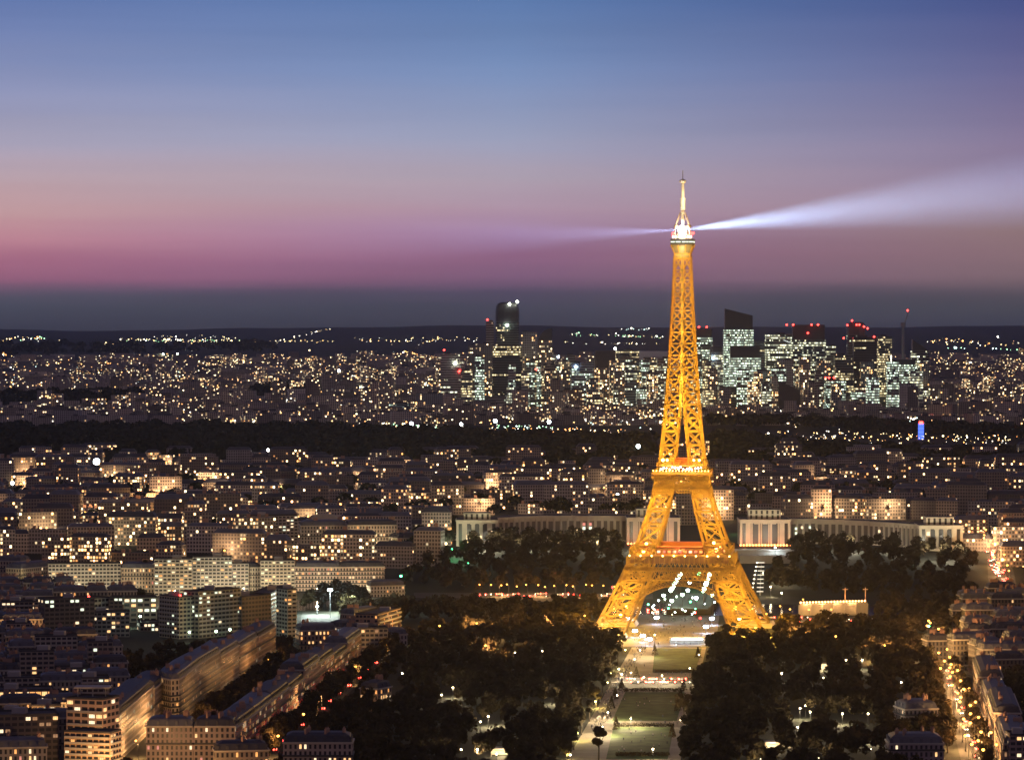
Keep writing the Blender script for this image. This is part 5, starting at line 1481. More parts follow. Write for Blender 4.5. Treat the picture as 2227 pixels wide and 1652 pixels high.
def quads(c, d, s):
    n = len(c)
    h = nr.normal(size=(n, 3)); nrm = d + 0.7 * h / np.linalg.norm(h, axis=1)[:, None]
    nrm /= np.linalg.norm(nrm, axis=1)[:, None]
    a = np.cross(nrm, nr.normal(size=(n, 3))); a /= np.linalg.norm(a, axis=1)[:, None]
    b = np.cross(nrm, a)
    s1 = (s * nr.uniform(0.6, 1.3, n))[:, None]; s2 = (s * nr.uniform(0.5, 1.1, n))[:, None]
    return np.stack([c - a * s1, c - b * s2, c + a * s1, c + b * s2], axis=1)
def quad_mesh(name, Q, mat):
    n = len(Q)
    me = bpy.data.meshes.new(name)
    me.vertices.add(n * 4); me.vertices.foreach_set('co', Q.reshape(-1).astype(np.float32))
    me.loops.add(n * 4); me.loops.foreach_set('vertex_index', np.arange(n * 4, dtype=np.int32))
    me.polygons.add(n); me.polygons.foreach_set('loop_start', np.arange(0, n * 4, 4, dtype=np.int32)); 
    me.update(calc_edges=True); me.materials.append(mat)
    return me
CROWNS = []; TRUNKS = []
for k in range(6):
    H_ = 17.0; R_c = [7.4, 6.2, 8.0, 6.8, 7.0, 5.6][k]
    c, d = crown_points(1150, H_, R_c, [9, 7, 11, 8, 10, 6][k])
    CROWNS.append(quad_mesh('crown', quads(c, d, 0.62), M_LEAF))
    tb_ = MB(); tb_.tube((0, 0, -0.3), (0.2, 0.1, 7.5), 0.42, 0.28, 7)
    for j in range(5):
        a = j * 1.26 + k; z0 = 5.5 + 0.6 * j
        tb_.tube((0.15, 0.08, z0), (math.cos(a) * R_c * .5, math.sin(a) * R_c * .5, z0 + 5.0), 0.2, 0.07, 5)
    TRUNKS.append(tb_.mesh('trunk', [M_BARK]))
def tree(x, y, s, label, group, k=None, name='tree', cat='tree', sz=None):
    k = rt.randrange(6) if k is None else k
    r_ = empty(name, (x, y, hgt(x, y)), rt.uniform(0, 6.28)); r_.scale = (s, s, sz or s * rt.uniform(0.85, 1.12))
    tag(r_, label, cat, group)
    link('crown', CROWNS[k], r_); link('trunk', TRUNKS[k], r_)
    return r_
def scatter(poly, gap, jitter=0.42):
    """ground points on a jittered grid inside a picture polygon"""
    W = [gp(*p) for p in poly]
    xs = [p.x for p in W]; ys = [p.y for p in W]; WP = [(p.x, p.y) for p in W]
    out = []
    y = min(ys); row = 0
    while y < max(ys):
        x = min(xs) + (gap / 2 if row % 2 else 0)
        while x < max(xs):
            X, Y = x + rt.uniform(-jitter, jitter) * gap, y + rt.uniform(-jitter, jitter) * gap
            if inpoly(X, Y, WP): out.append((X, Y))
            x += gap
        y += gap * 0.9; row += 1
    return out
ZONES = [
    ('left', [(1340, 1412), (1300, 1500), (1225, 1668), (1180, 1760), (772, 1760), (775, 1688), (612, 1686), (660, 1635), (760, 1545), (840, 1472), (905, 1410), (950, 1385), (1100, 1352), (1310, 1354), (1345, 1385)], 14.5),
    ('left', [(812, 1372), (905, 1357), (1322, 1357), (1332, 1335), (905, 1334), (800, 1338)], 12),
    ('right', [(1562, 1412), (1524, 1500), (1496, 1590), (1482, 1690), (1480, 1760), (1930, 1760), (2070, 1640), (2040, 1500), (2010, 1410), (1960, 1390), (1680, 1400), (1610, 1412)], 14.5),
    ('mass', [(236, 1440), (420, 1412), (640, 1404), (640, 1450), (480, 1505), (350, 1524), (330, 1556), (235, 1516)], 14),
    ('inner', [(430, 1590), (520, 1525), (650, 1450), (690, 1470), (610, 1580), (520, 1640), (430, 1650)], 13),
    ('front', [(430, 1720), (612, 1700), (612, 1760), (430, 1760)], 13), ('front', [(243, 1720), (318, 1700), (318, 1760), (243, 1760)], 13),
    ('field', [(646, 1326), (700, 1300), (770, 1296), (804, 1320), (800, 1368), (748, 1376), (738, 1330), (690, 1322)], 11),
    ('garden', [(880, 1278), (1370, 1276), (1372, 1250), (1350, 1188), (1084, 1186), (1000, 1206), (890, 1258)], 15),
    ('gardenr', [(1668, 1296), (2112, 1306), (2122, 1212), (1990, 1200), (1722, 1190), (1680, 1256)], 15),
    ('east', [(1900, 1392), (2080, 1392), (2227, 1350), (2227, 1318), (1900, 1330)], 16), ('east', [(2140, 1500), (2240, 1470), (2240, 1700), (2210, 1700)], 15), ('east', [(2060, 1420), (2240, 1400), (2240, 1440), (2100, 1470)], 16),
    ('quay', [(960, 1290), (1330, 1292), (1330, 1280), (960, 1278)], 15), ('rquay', [(1660, 1395), (1900, 1395), (1900, 1378), (1670, 1372)], 14),
]
TL = {'left': ('dark broad-leaved park tree left of the gravel walk', 'dark trees left of the gravel walk'), 'right': ('dark broad-leaved park tree right of the lawns', 'dark trees right of the lawns'),
      'mass': ('dark courtyard tree between the balconied towers and the curved corner house', 'courtyard trees below the balconied towers'), 'inner': ('dark avenue tree between the corner house and the long stone block', 'avenue trees behind the long stone block'),
      'front': ('dark round tree at the bottom edge in front of the stone block', 'trees at the bottom edge'), 'field': ('tree lit pale green by the sports floodlights', 'floodlit trees round the sports ground'),
      'garden': ('olive garden tree on the slope below the left palace wing', 'garden trees below the left palace wing'), 'gardenr': ('black garden tree below the right palace wing', 'garden trees below the right palace wing'),
      'east': ('dim plane tree near the right-hand avenue', 'plane trees near the right-hand avenue'), 'quay': ('quay tree lit amber by the street lamps left of the tower', 'amber-lit quay trees'), 'rquay': ('dark tree by the right foot of the tower', 'trees by the right foot of the tower')}
PKL = [(1033, 1536), (1062, 1566), (1045, 1578), (1094, 1562), (1003, 1640), (1038, 1640), (1080, 1650), (960, 1518), (900, 1500), (985, 1502), (1150, 1512), (1200, 1516), (875, 1470), (1120, 1424), (1180, 1420), (1740, 1548), (1752, 1542), (1762, 1556), (1722, 1564), (1832, 1560), (1690, 1620), (1735, 1590), (1790, 1480), (1700, 1470), (1888, 1560), (1890, 1600), (1893, 1640), (1655, 1662), (1620, 1668), (1780, 1660), (1960, 1490), (1875, 1440), (1840, 1440), (1310, 1668), (1120, 1664), (930, 1640)]
def shaded(x, y):
    px, py = proj((x, y, 0))
    for (lx, ly) in PKL:
        if abs(px - lx) < 11 and ly + 5 < py < ly + 62: return True
    for (lx, ly, w) in CLEAR:
        if abs(px - lx) < w and ly < py < ly + 60: return True
    return False
CLEAR = [(1678, 1622, 22), (1792, 1450, 16), (1094, 1636, 12), (836, 1500, 18), (1890, 1585, 7), (1890, 1630, 7), (1008, 1640, 14)] + [(2024 + 11.5 * i, 1372 + 27 * i, 9) for i in range(8)]
cand = []
for key, poly, gap in ZONES:
    for (x, y) in scatter(poly, gap):
        if taken([(x - 2, y - 2), (x + 2, y + 2)], 1.5): continue
        if abs(x - TX) < 70 and abs(y - TY) < 70: continue
        if key in ('left', 'right', 'east') and shaded(x, y): continue
        cand.append((y, x, key))
cand.sort()
# individual: the nearest of the big masses, and all of the small groups
massq = []
nt = 0
small = [c for c in cand if c[2] in ('field', 'quay', 'rquay', 'front', 'inner', 'mass')]
big = [c for c in cand if c[2] not in ('field', 'quay', 'rquay', 'front', 'inner', 'mass')]
sel = small[:90] + big[:72]
ss = set(sel)
for c in cand:
    y, x, key = c
    s = rt.choice((0.62, 0.74, 0.84, 0.9, 0.96, 1.04)) * rt.uniform(0.94, 1.06) * (0.85 if key == 'field' else 1.0)
    if key == 'mass': s *= 0.66
    if key in ('garden', 'gardenr') and y > 3025: s = rt.uniform(0.85, 1.15)
    if c in ss:
        tree(x, y, s, TL[key][0], TL[key][1])
    else:
        cc, dd = crown_points(230, 17 * s, 7.2 * s, 7)
        q = quads(cc, dd, 1.25)
        q += np.array([x, y, hgt(x, y)])
        massq.append(q)
print('trees', len(cand), len(sel))
if massq:
    o = link('park_trees', quad_mesh('park_trees', np.concatenate(massq), M_LEAF)); tag(o, kind='stuff')
# street trees along the left park avenue and down the middle of the right one
for (pts, off, gap, lb, gr) in (([(520, 1664), (594, 1608), (662, 1550), (726, 1498), (790, 1448), (868, 1404)], 9.0, 9.5, 'street tree in the row before the avenue houses left of the park', 'street trees of the left park avenue'),
                                ([(412, 1592), (450, 1556), (500, 1524), (560, 1482), (612, 1448)], 7.0, 9.0, 'street tree in the inner avenue below the rounded corner building', 'street trees of the inner avenue'),
                                ([(2150, 1680), (2122, 1590), (2094, 1510), (2070, 1456)], 0.0, 12.0, 'plane tree between the two carriageways of the right-hand avenue', 'plane trees between the carriageways'),
                                ([(2078, 1640), (2066, 1560), (2040, 1486), (2026, 1440)], -4.0, 13.0, 'plane tree on the park side of the right-hand avenue', 'plane trees on the park side of the right avenue')):
    W = [gp(*p) for p in pts]
    for a, b in zip(W, W[1:]):
        d = Vector((b.x - a.x, b.y - a.y)); L = d.length; d = d / L
        for i in range(int(L / gap)):
            q = Vector((a.x, a.y)) + d * (gap * (i + .5)) + Vector((d.y, -d.x)) * off
            tree(q.x, q.y, rt.uniform(0.62, 0.8) * (1.25 if off > 5 else 1.0), lb, gr)
# clipped row beside the left walk, lit from below
for i, (x, y) in enumerate([(1362, 1424), (1352, 1446), (1341, 1466), (1330, 1488), (1318, 1512), (1305, 1538), (1290, 1568), (1273, 1598), (1256, 1630)]):
    g = gp(x - 8, y)
    tree(g.x, g.y, 0.8, 'clipped tree of the row along the left gravel walk, trunk lit yellow', 'clipped trees along the left gravel walk', k=5)
for (x, y, s, lb) in ((1302, 1652, 1.15, 'large dark tree standing in front of the lawns at the bottom of the park axis'), (1494, 1640, 1.1, 'tall dark tree at the right edge of the last lawn'), (1487, 1568, 0.9, 'round dark tree beside the right-hand walk'), (1548, 1432, 1.0, 'dark pair-top tree in front of the right tower foot'),
                      (1700, 1392, 1.05, 'amber-brown tree lit by the tower at its right foot'), (1718, 1396, 0.9, 'smaller brown tree behind the amber one at the tower\'s right foot'), (1604, 1428, 1.0, 'black tree covering the base of the right tower foot'), (1640, 1432, 1.05, 'wide black tree right of the tower foot'), (1668, 1436, .95, 'black tree farther right of the tower foot'),
                      (130, 1318, 1.0, 'round tree lit from below before the white quay block, leftmost of three'), (182, 1312, .85, 'round tree with a lamp in it, middle of the three before the white quay block'), (247, 1310, .9, 'round tree at the right end of the white quay block'), (300, 1318, 1.0, 'tall dark tree left of the tall white quay block'), (615, 1318, .9, 'dark round tree below the arcaded white quay block')):
    g = gp(x, y); tree(g.x, g.y, s, lb, None)

# the big wood beyond the town: one dark mass of crowns
wq2 = []
def wood(polys, n, R0, H0):
    for _ in range(n):
        P = polys[rt.randrange(len(polys))]
        xs = [p[0] for p in P]; ys = [p[1] for p in P]
        while True:
            x, y = rt.uniform(min(xs), max(xs)), rt.uniform(min(ys), max(ys))
            if inpoly(x, y, P): break
        g = gp(x, y)
        m = 34
        d = nr.normal(size=(m, 3)); d /= np.linalg.norm(d, axis=1)[:, None]; d[:, 2] = np.abs(d[:, 2])
        R1 = R0 * rt.uniform(.7, 1.3)
        c = d * np.array([R1, R1, R1 * 0.75]) + np.array([0, 0, H0 * rt.uniform(.45, .75)])
        wq2.append(quads(c, d, R1 * 0.42) + np.array([g.x, g.y, g.z]))
wood([[(-20, 946), (300, 942), (700, 944), (1000, 956), (1420, 970), (1420, 1022), (900, 1022), (560, 1016), (300, 1022), (-20, 1010)]], 2300, 11, 20)
wood([[(1545, 932), (1760, 936), (1900, 952), (2240, 962), (2240, 945), (2030, 938), (1760, 926), (1545, 922)]], 260, 11, 17)
wood([[(1545, 962), (1640, 968), (1760, 990), (1990, 1000), (2240, 1008), (2240, 1030), (1800, 1026), (1560, 1022)]], 1200, 11, 19)
wood([[(560, 862), (620, 858), (690, 866), (690, 876), (560, 874)], [(0, 880), (300, 872), (300, 880), (0, 890)], [(0, 752), (600, 752), (600, 768), (0, 778)]], 380, 20, 20)
wood([[(900, 1215), (990, 1185), (990, 1150), (910, 1180)]], 40, 7, 16)
wood([[(0, 1020), (2227, 1030), (2227, 1060), (0, 1060)], [(0, 1060), (1400, 1060), (1400, 1130), (940, 1140), (0, 1180)], [(1560, 1060), (2227, 1060), (2227, 1120), (1600, 1100)]], 620, 7, 17)
o = link('wood', quad_mesh('wood', np.concatenate(wq2), M_WOOD)); tag(o, kind='stuff')
# pruned cones and hedges on the lawns
M_HEDGE = M_LEAF
for i, (x, y) in enumerate([(1352, 1501), (1338, 1520), (1330, 1540), (1322, 1560), (1487, 1501), (1480, 1522), (1474, 1545), (1384, 1474), (1508, 1478), (1462, 1602), (1340, 1586), (1424, 1424), (1518, 1430)]):
    g = gp(x, y)
    t_ = nr.uniform(0, 1, 260); a = nr.uniform(0, 6.28, 260); r_ = 2.1 * (1 - t_) + 0.15
    c = np.stack([r_ * np.cos(a), r_ * np.sin(a), 0.3 + 7.0 * t_], 1); d = np.stack([np.cos(a), np.sin(a), 0.3 + 0 * a], 1)
    r0 = empty('clipped_yew', g); tag(r0, 'small dark clipped yew cone beside the lawns', 'yew', 'clipped yews along the lawns')
    link('crown', quad_mesh('crown', quads(c, d, 0.42), M_LEAF), r0)
    tb_ = MB(); tb_.tube((0, 0, 0), (0, 0, 3), 0.16, 0.1, 5); tb_.build('trunk', M_BARK, r0)
for (x0, y0, x1, y1, lb) in ((1358, 1503, 1488, 1503, 'low dark hedge along the top of the middle lawn'), (1336, 1579, 1466, 1579, 'low hedge along the top of the last lawn'), (1340, 1643, 1456, 1643, 'dark hedge along the bottom of the last lawn'), (1420, 1462, 1512, 1462, 'hedge along the bottom of the upper lawn')):
    a, b = gp(x0, y0), gp(x1, y1); n = 900
    t_ = nr.uniform(0, 1, n)[:, None]; c = np.array(a) * (1 - t_) + np.array(b) * t_ + np.stack([nr.uniform(-1, 1, n) * .2, nr.uniform(-1.3, 1.3, n), nr.uniform(0.1, 2.0, n)], 1)
    o = link('hedge', quad_mesh('hedge', quads(c, nr.normal(size=(n, 3)), 0.45), M_LEAF)); tag(o, lb, 'hedge')

# ------------------------------------------------------------------ street lamps
LP = {}
def lamp_proto(key):
    if key in LP: return LP[key]
    mat, colr, hgt_, r_, arm = {'sodium': (G_SOD, (1.0, 0.52, 0.18), 9.5, 0.55, 1.6), 'warm': (G_WARM, (1.0, 0.78, 0.45), 6.5, 0.5, 0.0), 'mint': (G_MINT, (0.75, 1.0, 0.70), 9, 0.8, 0.0), 'green': (G_GREEN, (0.12, 1.0, 0.35), 9, 0.9, 0.0),
                                'cool': (G_COOL, (0.72, 0.92, 1.0), 9, 0.8, 0.0), 'yellow': (glow('yellow_lamp', (1.0, 0.80, 0.24), 18), (1.0, 0.76, 0.22), 4.2, 0.5, 0.0)}[key]
    pole = MB(); pole.tube((0, 0, 0), (0, 0, hgt_ - 0.4), 0.14, 0.08, 6); pole.lathe((0, 0, 0), [(0.28, 0), (0.26, 0.8), (0.15, 1.0)], 8)
    if arm: pole.tube((0, 0, hgt_ - 0.4), (arm, 0, hgt_), 0.08, 0.06, 5)
    pole.lathe((arm, 0, hgt_ + r_ * 0.7), [(r_ * .7, 0), (r_ * .3, 0.25), (0.05, 0.4)], 8)
    lan = MB(); lan.lathe((arm, 0, hgt_), [(r_ * 0.45, -r_ * 0.9), (r_, -r_ * 0.2), (r_ * 0.9, r_ * 0.4), (r_ * .5, r_ * 0.7)], 8)
    LP[key] = (pole.mesh('pole', [M_DARKM]), lan.mesh('lantern', [mat]), colr, hgt_, arm)
    return LP[key]
LCOUNT = {}
EVERY = {'added lamps before the left modern towers': 1, 'lamps on the far quay': 1, 'walk lamps on the gravel of the park axis': 2, 'globe lamps at the edge of the lawns': 2, 'orange lamps of the quay left': 2, 'lone park lamps between the trees': 2, 'sodium lamps of the right-hand avenue': 3, 'sodium lamps of the right side road': 2, 'yellow lamps of the left walk': 2, 'lamps in side streets of the left slope': 2, 'sodium lamps of the avenue left of the park': 2, 'orange lamps between the left houses': 1, 'orange lamps of the steep hillside street': 2}
def street_lamp(key, x, y, label, group, power=9000.0, D=None, light=True, s=1.0):
    LCOUNT[group] = LCOUNT.get(group, -1) + 1
    if 'beside the tower' in group or 'beneath the tower' in group: pass
    ev = 2 if 'beside the tower' in group else EVERY.get(group, 4); light = LCOUNT[group] % ev == ev // 2; power = power * (1.0 + 0.35 * (ev - 1))
    me1, me2, colr, h_, arm = lamp_proto(key)
    g = gp(x, y)
    r_ = empty('street_lamp', g, rt.uniform(0, 6.28)); r_.scale = (s, s, s); tag(r_, label, 'street lamp', group)
    link('pole', me1, r_); link('lantern', me2, r_)
    if light and power: lamp('lamp_light', (arm, 0, h_ - 1.4), power, colr, r_, 0.4)
    return r_
# right avenue, both carriageways
for i in range(34):
    t = i / 33; y = 1366 + 296 * t ** 1.15
    x = float(np.interp(y, [1362, 1421, 1476, 1524, 1583, 1631, 1664], [2020, 2044, 2058, 2080, 2100, 2117, 2130]))
    street_lamp('sodium', x + (9 if i % 2 else -7) * (0.6 + t), y + 22, 'sodium street lamp in the twin row down the right-hand avenue', 'sodium lamps of the right-hand avenue', 46000, s=1.35)
for (x, y) in ((2113, 1520), (2124, 1552), (2136, 1586), (2150, 1620), (2163, 1650), (2060, 1472), (2082, 1478)):
    street_lamp('sodium', x, y + 22, 'sodium lamp on the side road right of the plane trees', 'sodium lamps of the right side road', 36000, s=1.3)
# left park avenue
for (x, y) in ((560, 1680), (606, 1650), (655, 1600), (700, 1556), (735, 1520), (770, 1490), (800, 1464), (835, 1440), (868, 1418), (888, 1404)):
    street_lamp('sodium', x, y, 'sodium street lamp along the avenue left of the park', 'sodium lamps of the avenue left of the park', 15000, s=1.25)
for (x, y) in ((236, 1712), (244, 1690), (300, 1650), (352, 1600), (374, 1606), (420, 1604), (470, 1560), (520, 1522), (560, 1492), (590, 1466), (210, 1716), (330, 1706), (450, 1706), (60, 1620), (160, 1600), (80, 1470), (40, 1420), (200, 1460)):
    street_lamp('sodium', x, y, 'orange street lamp between the houses on the left', 'orange lamps between the left houses', 11000 if 400 < x < 600 else 30000)
# quay traffic lights left of the tower
for i in range(15):
    x = 1045 + 20.5 * i; street_lamp('sodium', x, 1297 + rt.uniform(-2, 4), 'amber lamp under the quay trees left of the tower', 'amber lamps of the quay left of the tower', 20000)
for (x, y) in ((1670, 1362), (1690, 1378), (1722, 1352), (1760, 1352), (1790, 1368), (1812, 1352), (1840, 1366), (1745, 1330), (1700, 1345)):
    street_lamp('sodium', x, y, 'amber lamp by the quay right of the tower', 'amber lamps of the quay right of the tower', 24000)
for (x, y) in ((1660, 1256), (1680, 1262), (1699, 1258), (1719, 1263), (1741, 1264), (1766, 1268), (1676, 1286), (1700, 1300)):
    street_lamp('warm', x, y + 12, 'white lamp among the garden paths right of the tower', 'white lamps of the garden right of the tower', 9000, s=1.3)
# park walk lamps
for (x, y) in ((1365, 1426), (1346, 1456), (1326, 1498), (1300, 1540), (1271, 1586), (1261, 1610), (1250, 1624), (1238, 1652), (1333, 1478)):
    street_lamp('yellow', x - 5, y, 'low yellow lamp along the clipped trees of the left walk', 'yellow lamps of the left walk', 11000)
for (x, y) in ((1346, 1476), (1352, 1488), (1515, 1490), (1518, 1484), (1500, 1640), (1420, 1655), (1240, 1668), (1404, 1410), (1424, 1400)):
    street_lamp('warm', x, y, 'white globe lamp at the edge of the lawns', 'globe lamps at the edge of the lawns', 8000)
for (x, y) in ((1380, 1450), (1372, 1480), (1342, 1530), (1322, 1568), (1500, 1470), (1440, 1486), (1400, 1490), (1372, 1582), (1480, 1585), (1392, 1430), (1520, 1440), (1310, 1600)):
    street_lamp('warm', x, y, 'slim walk lamp on the pale gravel of the park axis', 'walk lamps on the gravel of the park axis', 52000, s=0.8)
# lamps deep in the park
for (x, y) in PKL:
    street_lamp('warm', x, y + 16, 'lone park lamp shining between dark trees', 'lone park lamps between the trees', 16000)
# the red road: sodium lamps
for i in range(18):
    t = i / 17; street_lamp('sodium', 2146 + 42 * t + (9 if i % 2 else -12), 1172 + 104 * t, 'orange lamp over the road of brake lights, upper right', 'orange lamps over the road of brake lights', 15000, s=1.4)
for (x, y) in ((290, 1168), (300, 1150), (310, 1130), (322, 1108), (285, 1180)):
    street_lamp('sodium', x, y, 'orange lamp in the steep street on the left hillside', 'orange lamps of the steep hillside street', 60000)
# general lamps between the far-bank houses keep the facades visible
for (x, y) in ((60, 1296), (160, 1298), (280, 1298), (380, 1302), (460, 1297), (530, 1296), (600, 1296), (690, 1296), (790, 1296)):
    street_lamp('warm', x, y, 'lamp on the far quay in front of the house row', 'lamps on the far quay', 26000)
for (x, y) in ((120, 1220), (230, 1190), (420, 1200), (580, 1200), (700, 1205), (800, 1210), (880, 1220), (60, 1150), (180, 1120), (470, 1120)):
    street_lamp('warm', x, y, 'lamp in a side street on the left slope', 'lamps in side streets of the left slope', 16000)
for (x, y) in ((222, 1368), (305, 1366), (412, 1402), (470, 1400), (500, 1396)):  # fill lamps added here to brighten the tower fronts
    street_lamp('mint', x, y, 'added pale green-white lamp in front of the left modern towers', 'added lamps before the left modern towers', 9000)
for (X, Y) in WASH[:34]:
    r_ = empty('street_lamp', (X, Y, hgt(X, Y)), 1.2); tag(r_, 'orange street lamp washing a house front on the slope beyond the river', 'street lamp', 'street lamps on the slope beyond the river')
    me1, me2, colr, h_, arm = lamp_proto('sodium'); r_.scale = (1.4, 1.4, 1.4)
    link('pole', me1, r_); link('lantern', me2, r_)
    lamp('wash_light', (0, -1, h_ + 0.4), 24000, (1.0, 0.62, 0.32), r_, 0.6)
for (x, y) in ((960, 1396), (1040, 1390), (1120, 1384), (1200, 1376), (1270, 1372), (1312, 1392), (1180, 1420), (1060, 1440), (1640, 1400), (1740, 1404), (1820, 1420), (1920, 1440)):  # lamps added inside the tree masses to give the crowns a golden glow
    street_lamp('sodium', x, y, 'added amber lamp gilding the crowns beside the tower', 'added amber lamps in the trees beside the tower', 110000, s=1.2)
for i in range(26):
    x, y = rt.uniform(1405, 1560), rt.uniform(1318, 1352)
    street_lamp(rt.choice(('cool', 'warm', 'mint', 'cool', 'green')), x, y, 'small bright stall lamp in the crowd beneath the tower', 'stall lamps beneath the tower', 0, s=rt.uniform(0.5, 0.9))
# coloured lamps
for (x, y) in ((955, 1194), (951, 1196), (985, 1192), (940, 1192), (1019, 1222), (872, 1252)):
    street_lamp('green', x, y + 26, 'green lamp in the gardens left of the palace', 'green lamps in the gardens', 9000, s=1.1)
for r_, (xa, ya, xb, yb) in enumerate(((1459, 1327, 1481, 1288), (1530, 1328, 1543, 1290))):
    for i in range(11):
        t = i / 10
        street_lamp('mint', xa + (xb - xa) * t, ya + (yb - ya) * t + 4, 'mint-white lamp in the %s row seen through the tower arch' % ('left' if r_ == 0 else 'right'), 'mint lamps, %s row through the arch' % ('left' if r_ == 0 else 'right'), 2600, s=1.9)
for (x, y, k) in ((1500, 1300, 'cool'), (1496, 1318, 'cool'), (1484, 1328, 'mint'), (1443, 1330, 'mint'), (1549, 1330, 'mint'), (1461, 1342, 'mint'), (1520, 1280, 'green'), (1514, 1336, 'cool')):
    street_lamp(k, x, y + 8, 'bright lamp among the traffic under the tower arch', 'bright lamps under the tower arch', 9000, s=1.7)

# ------------------------------------------------------------------ floodlights
def mast_D(x, y, h):
    d = ray(x, y); s_ = 1500.0
    while s_ < 30000:
        q = Vector((0, 0, CAM_H)) + d * s_
        if q.z <= hgt(q.x, q.y) + h: return q.y
        s_ *= 1.002
    return 20000.0
def flood(x, y, D, r_, mat, power, colr, label, h=14, cells=1):
    if D > 3500: D = mast_D(x, y, 26 if D < 7000 else 20)
    p = at(x, y, D); z = hgt(p.x, D)
    if D > 3500: r_ *= 1.2
    root = empty('floodlight', (p.x, D, z)); tag(root, label, 'floodlight')
    hh = p.z - z
    pb = MB(); pb.tube((0, 0.6, 0), (0, 0.6, hh), 0.25, 0.16, 6); pb.box((0, 0.3, hh), (r_ * 1.4, 0.5, r_ * 1.1)); pb.build('mast', M_DARKM, root)
    lb = MB(); 
    if D > 3500: lb.ball((0, -0.6, hh), r_ * 0.85, 0, 12, 8)
    else:
      for k in range(3): lb.lathe((r_ * (k - 1) * 0.7, -0.4, hh), [(r_ * .3, -r_ * .5), (r_ * .5, 0), (r_ * .3, r_ * .5)], 8)
    lb.build('lamp_bank', mat, root)
    if power: lamp('flood_light', (0, -2.0, hh), power, colr, root, 0.8)
    return root
flood(718, 1282, 2720, 1.6, G_COOL, 170000, (0.85, 1.0, 0.92), 'tall floodlight mast blazing over the sports ground')
flood(690, 1318, 2740, 0.8, G_COOL, 90000, (0.8, 1.0, 0.9), 'shorter twin-headed floodlight beside the sports ground')
flood(664, 1330, 2790, 0.8, G_COOL, 60000, (0.8, 1.0, 0.95), 'low floodlight at the left edge of the sports ground')
flood(760, 1300, 2760, 0.7, G_MINT, 160000, (0.8, 1.0, 0.7), 'green-white floodlight behind the sports ground trees')
FLB = glow('flood_blue', (0.72, 0.82, 1.0), 34)
for (x, y, lb) in ((1535, 1362, 'blue-white event floodlight beside the right tower foot'), (1428, 1342, 'blue-white event floodlight at the back left of the plaza'), (1413, 1389, 'blue-white event floodlight at the front left of the plaza'), (1381, 1371, 'bluish floodlight between the left tower foot and the plaza'), (1548, 1344, 'bluish floodlight at the back right of the plaza'), (1398, 1381, 'small cool floodlight on the left of the plaza'), (1367, 1342, 'warm white floodlight behind the left tower foot'), (1311, 1371, 'white floodlight at the left tower foot')):
    g = gp(x, y + 14); flood(x, y, g.y, 1.5, FLB, 9000, (0.72, 0.80, 1.0), lb)
for (x, y, D, r_, k, lb) in ((210, 1003, 5350, 7.0, 'c', 'huge white floodlight on the far edge of town, left'), (583, 978, 5600, 3.4, 'w', 'white stadium floodlight at the edge of the wood'), (27, 1050, 4850, 3.2, 'w', 'white floodlight on the far left of the town'), (1388, 970, 5500, 5.0, 'c', 'cool floodlight left of the iron tower, by the wood'), (1981, 1021, 5100, 3.6, 'c', 'white floodlight among the dark woods on the right'),
                       (895, 921, 7450, 6.0, 'c', 'cool floodlight at the foot of the teal clinic'), (1003, 922, 7450, 5.0, 'c', 'cool floodlight under the speckled flats'), (1077, 915, 7450, 6.0, 'c', 'cool floodlight in front of the long row of flats'), (1194, 917, 7450, 6.0, 'c', 'cool floodlight at the foot of the greenish office block'),
                       (737, 806, 9800, 7.5, 'w', 'bright white lamp in the suburbs left of the district'), (1215, 775, 9200, 6.0, 'c', 'blue-white lamp right of the quarter-round roof'), (355, 770, 14500, 6, 'm', 'greenish floodlight on the far plain, left of a pair'), (386, 769, 14500, 6, 'm', 'greenish floodlight on the far plain, right of a pair'), (777, 765, 11000, 6, 'w', 'lamp on a far tower block, left of two'), (877, 767, 11000, 6, 'w', 'lamp on a far tower block, right of two'), (2170, 732, 14000, 6, 'w', 'lone white lamp near the horizon, far right'),
                       (1343, 1074, 4300, 2.0, 'c', 'blue-white lamp in the dark streets left of the iron tower'), (1610, 1135, 3300, 1.6, 'g', 'green lamp beside the right palace pavilion'), (1686, 1190, 3060, 1.4, 'c', 'white lamp on the garden terrace right of the tower')):
    g_ = {'c': G_COOL, 'w': glow('flood_white', (1.0, 0.97, 0.80), 30), 'm': G_MINT, 'g': G_GREEN}[k]
    flood(x, y, D, r_ * 0.5, g_, (9000 if D < 4000 else (130000 if r_ >= 5.0 and D < 8000 else 0)), {'c': (0.8, 0.95, 1.0), 'w': (1, .95, .8), 'm': (.8, 1, .8), 'g': (.2, 1, .4)}[k], lb)
# long marquee with a white light bar
g = gp(1494, 1399); mq = MB(); mq.box((0, 0, 3.0), (24, 7, 0.5)); mq.box((0, 0, 4.4), (24.5, 7.5, 0.3))
for k in range(7): mq.box((-11.6 + 3.87 * k, -3.4, 1.5), (0.3, 0.3, 3.0)); 
mq.box((0, 3.2, 1.5), (23.5, 0.2, 3.0))
root = empty('marquee', g); tag(root, 'long event marquee with a glowing white light bar in front of the tower', 'marquee')
mq.build('canopy', M_CONC, root); b = MB(); b.box((0, -3.7, 3.7), (21.5, 0.4, 0.9)); b.build('light_bar', glow('light_bar', (0.92, 1.0, 1.0), 7), root)
for x in (-8, 0, 8): lamp('bar_light', (x, -6, 3.2), 3000, (0.85, 0.95, 1.0), root, 0.5)
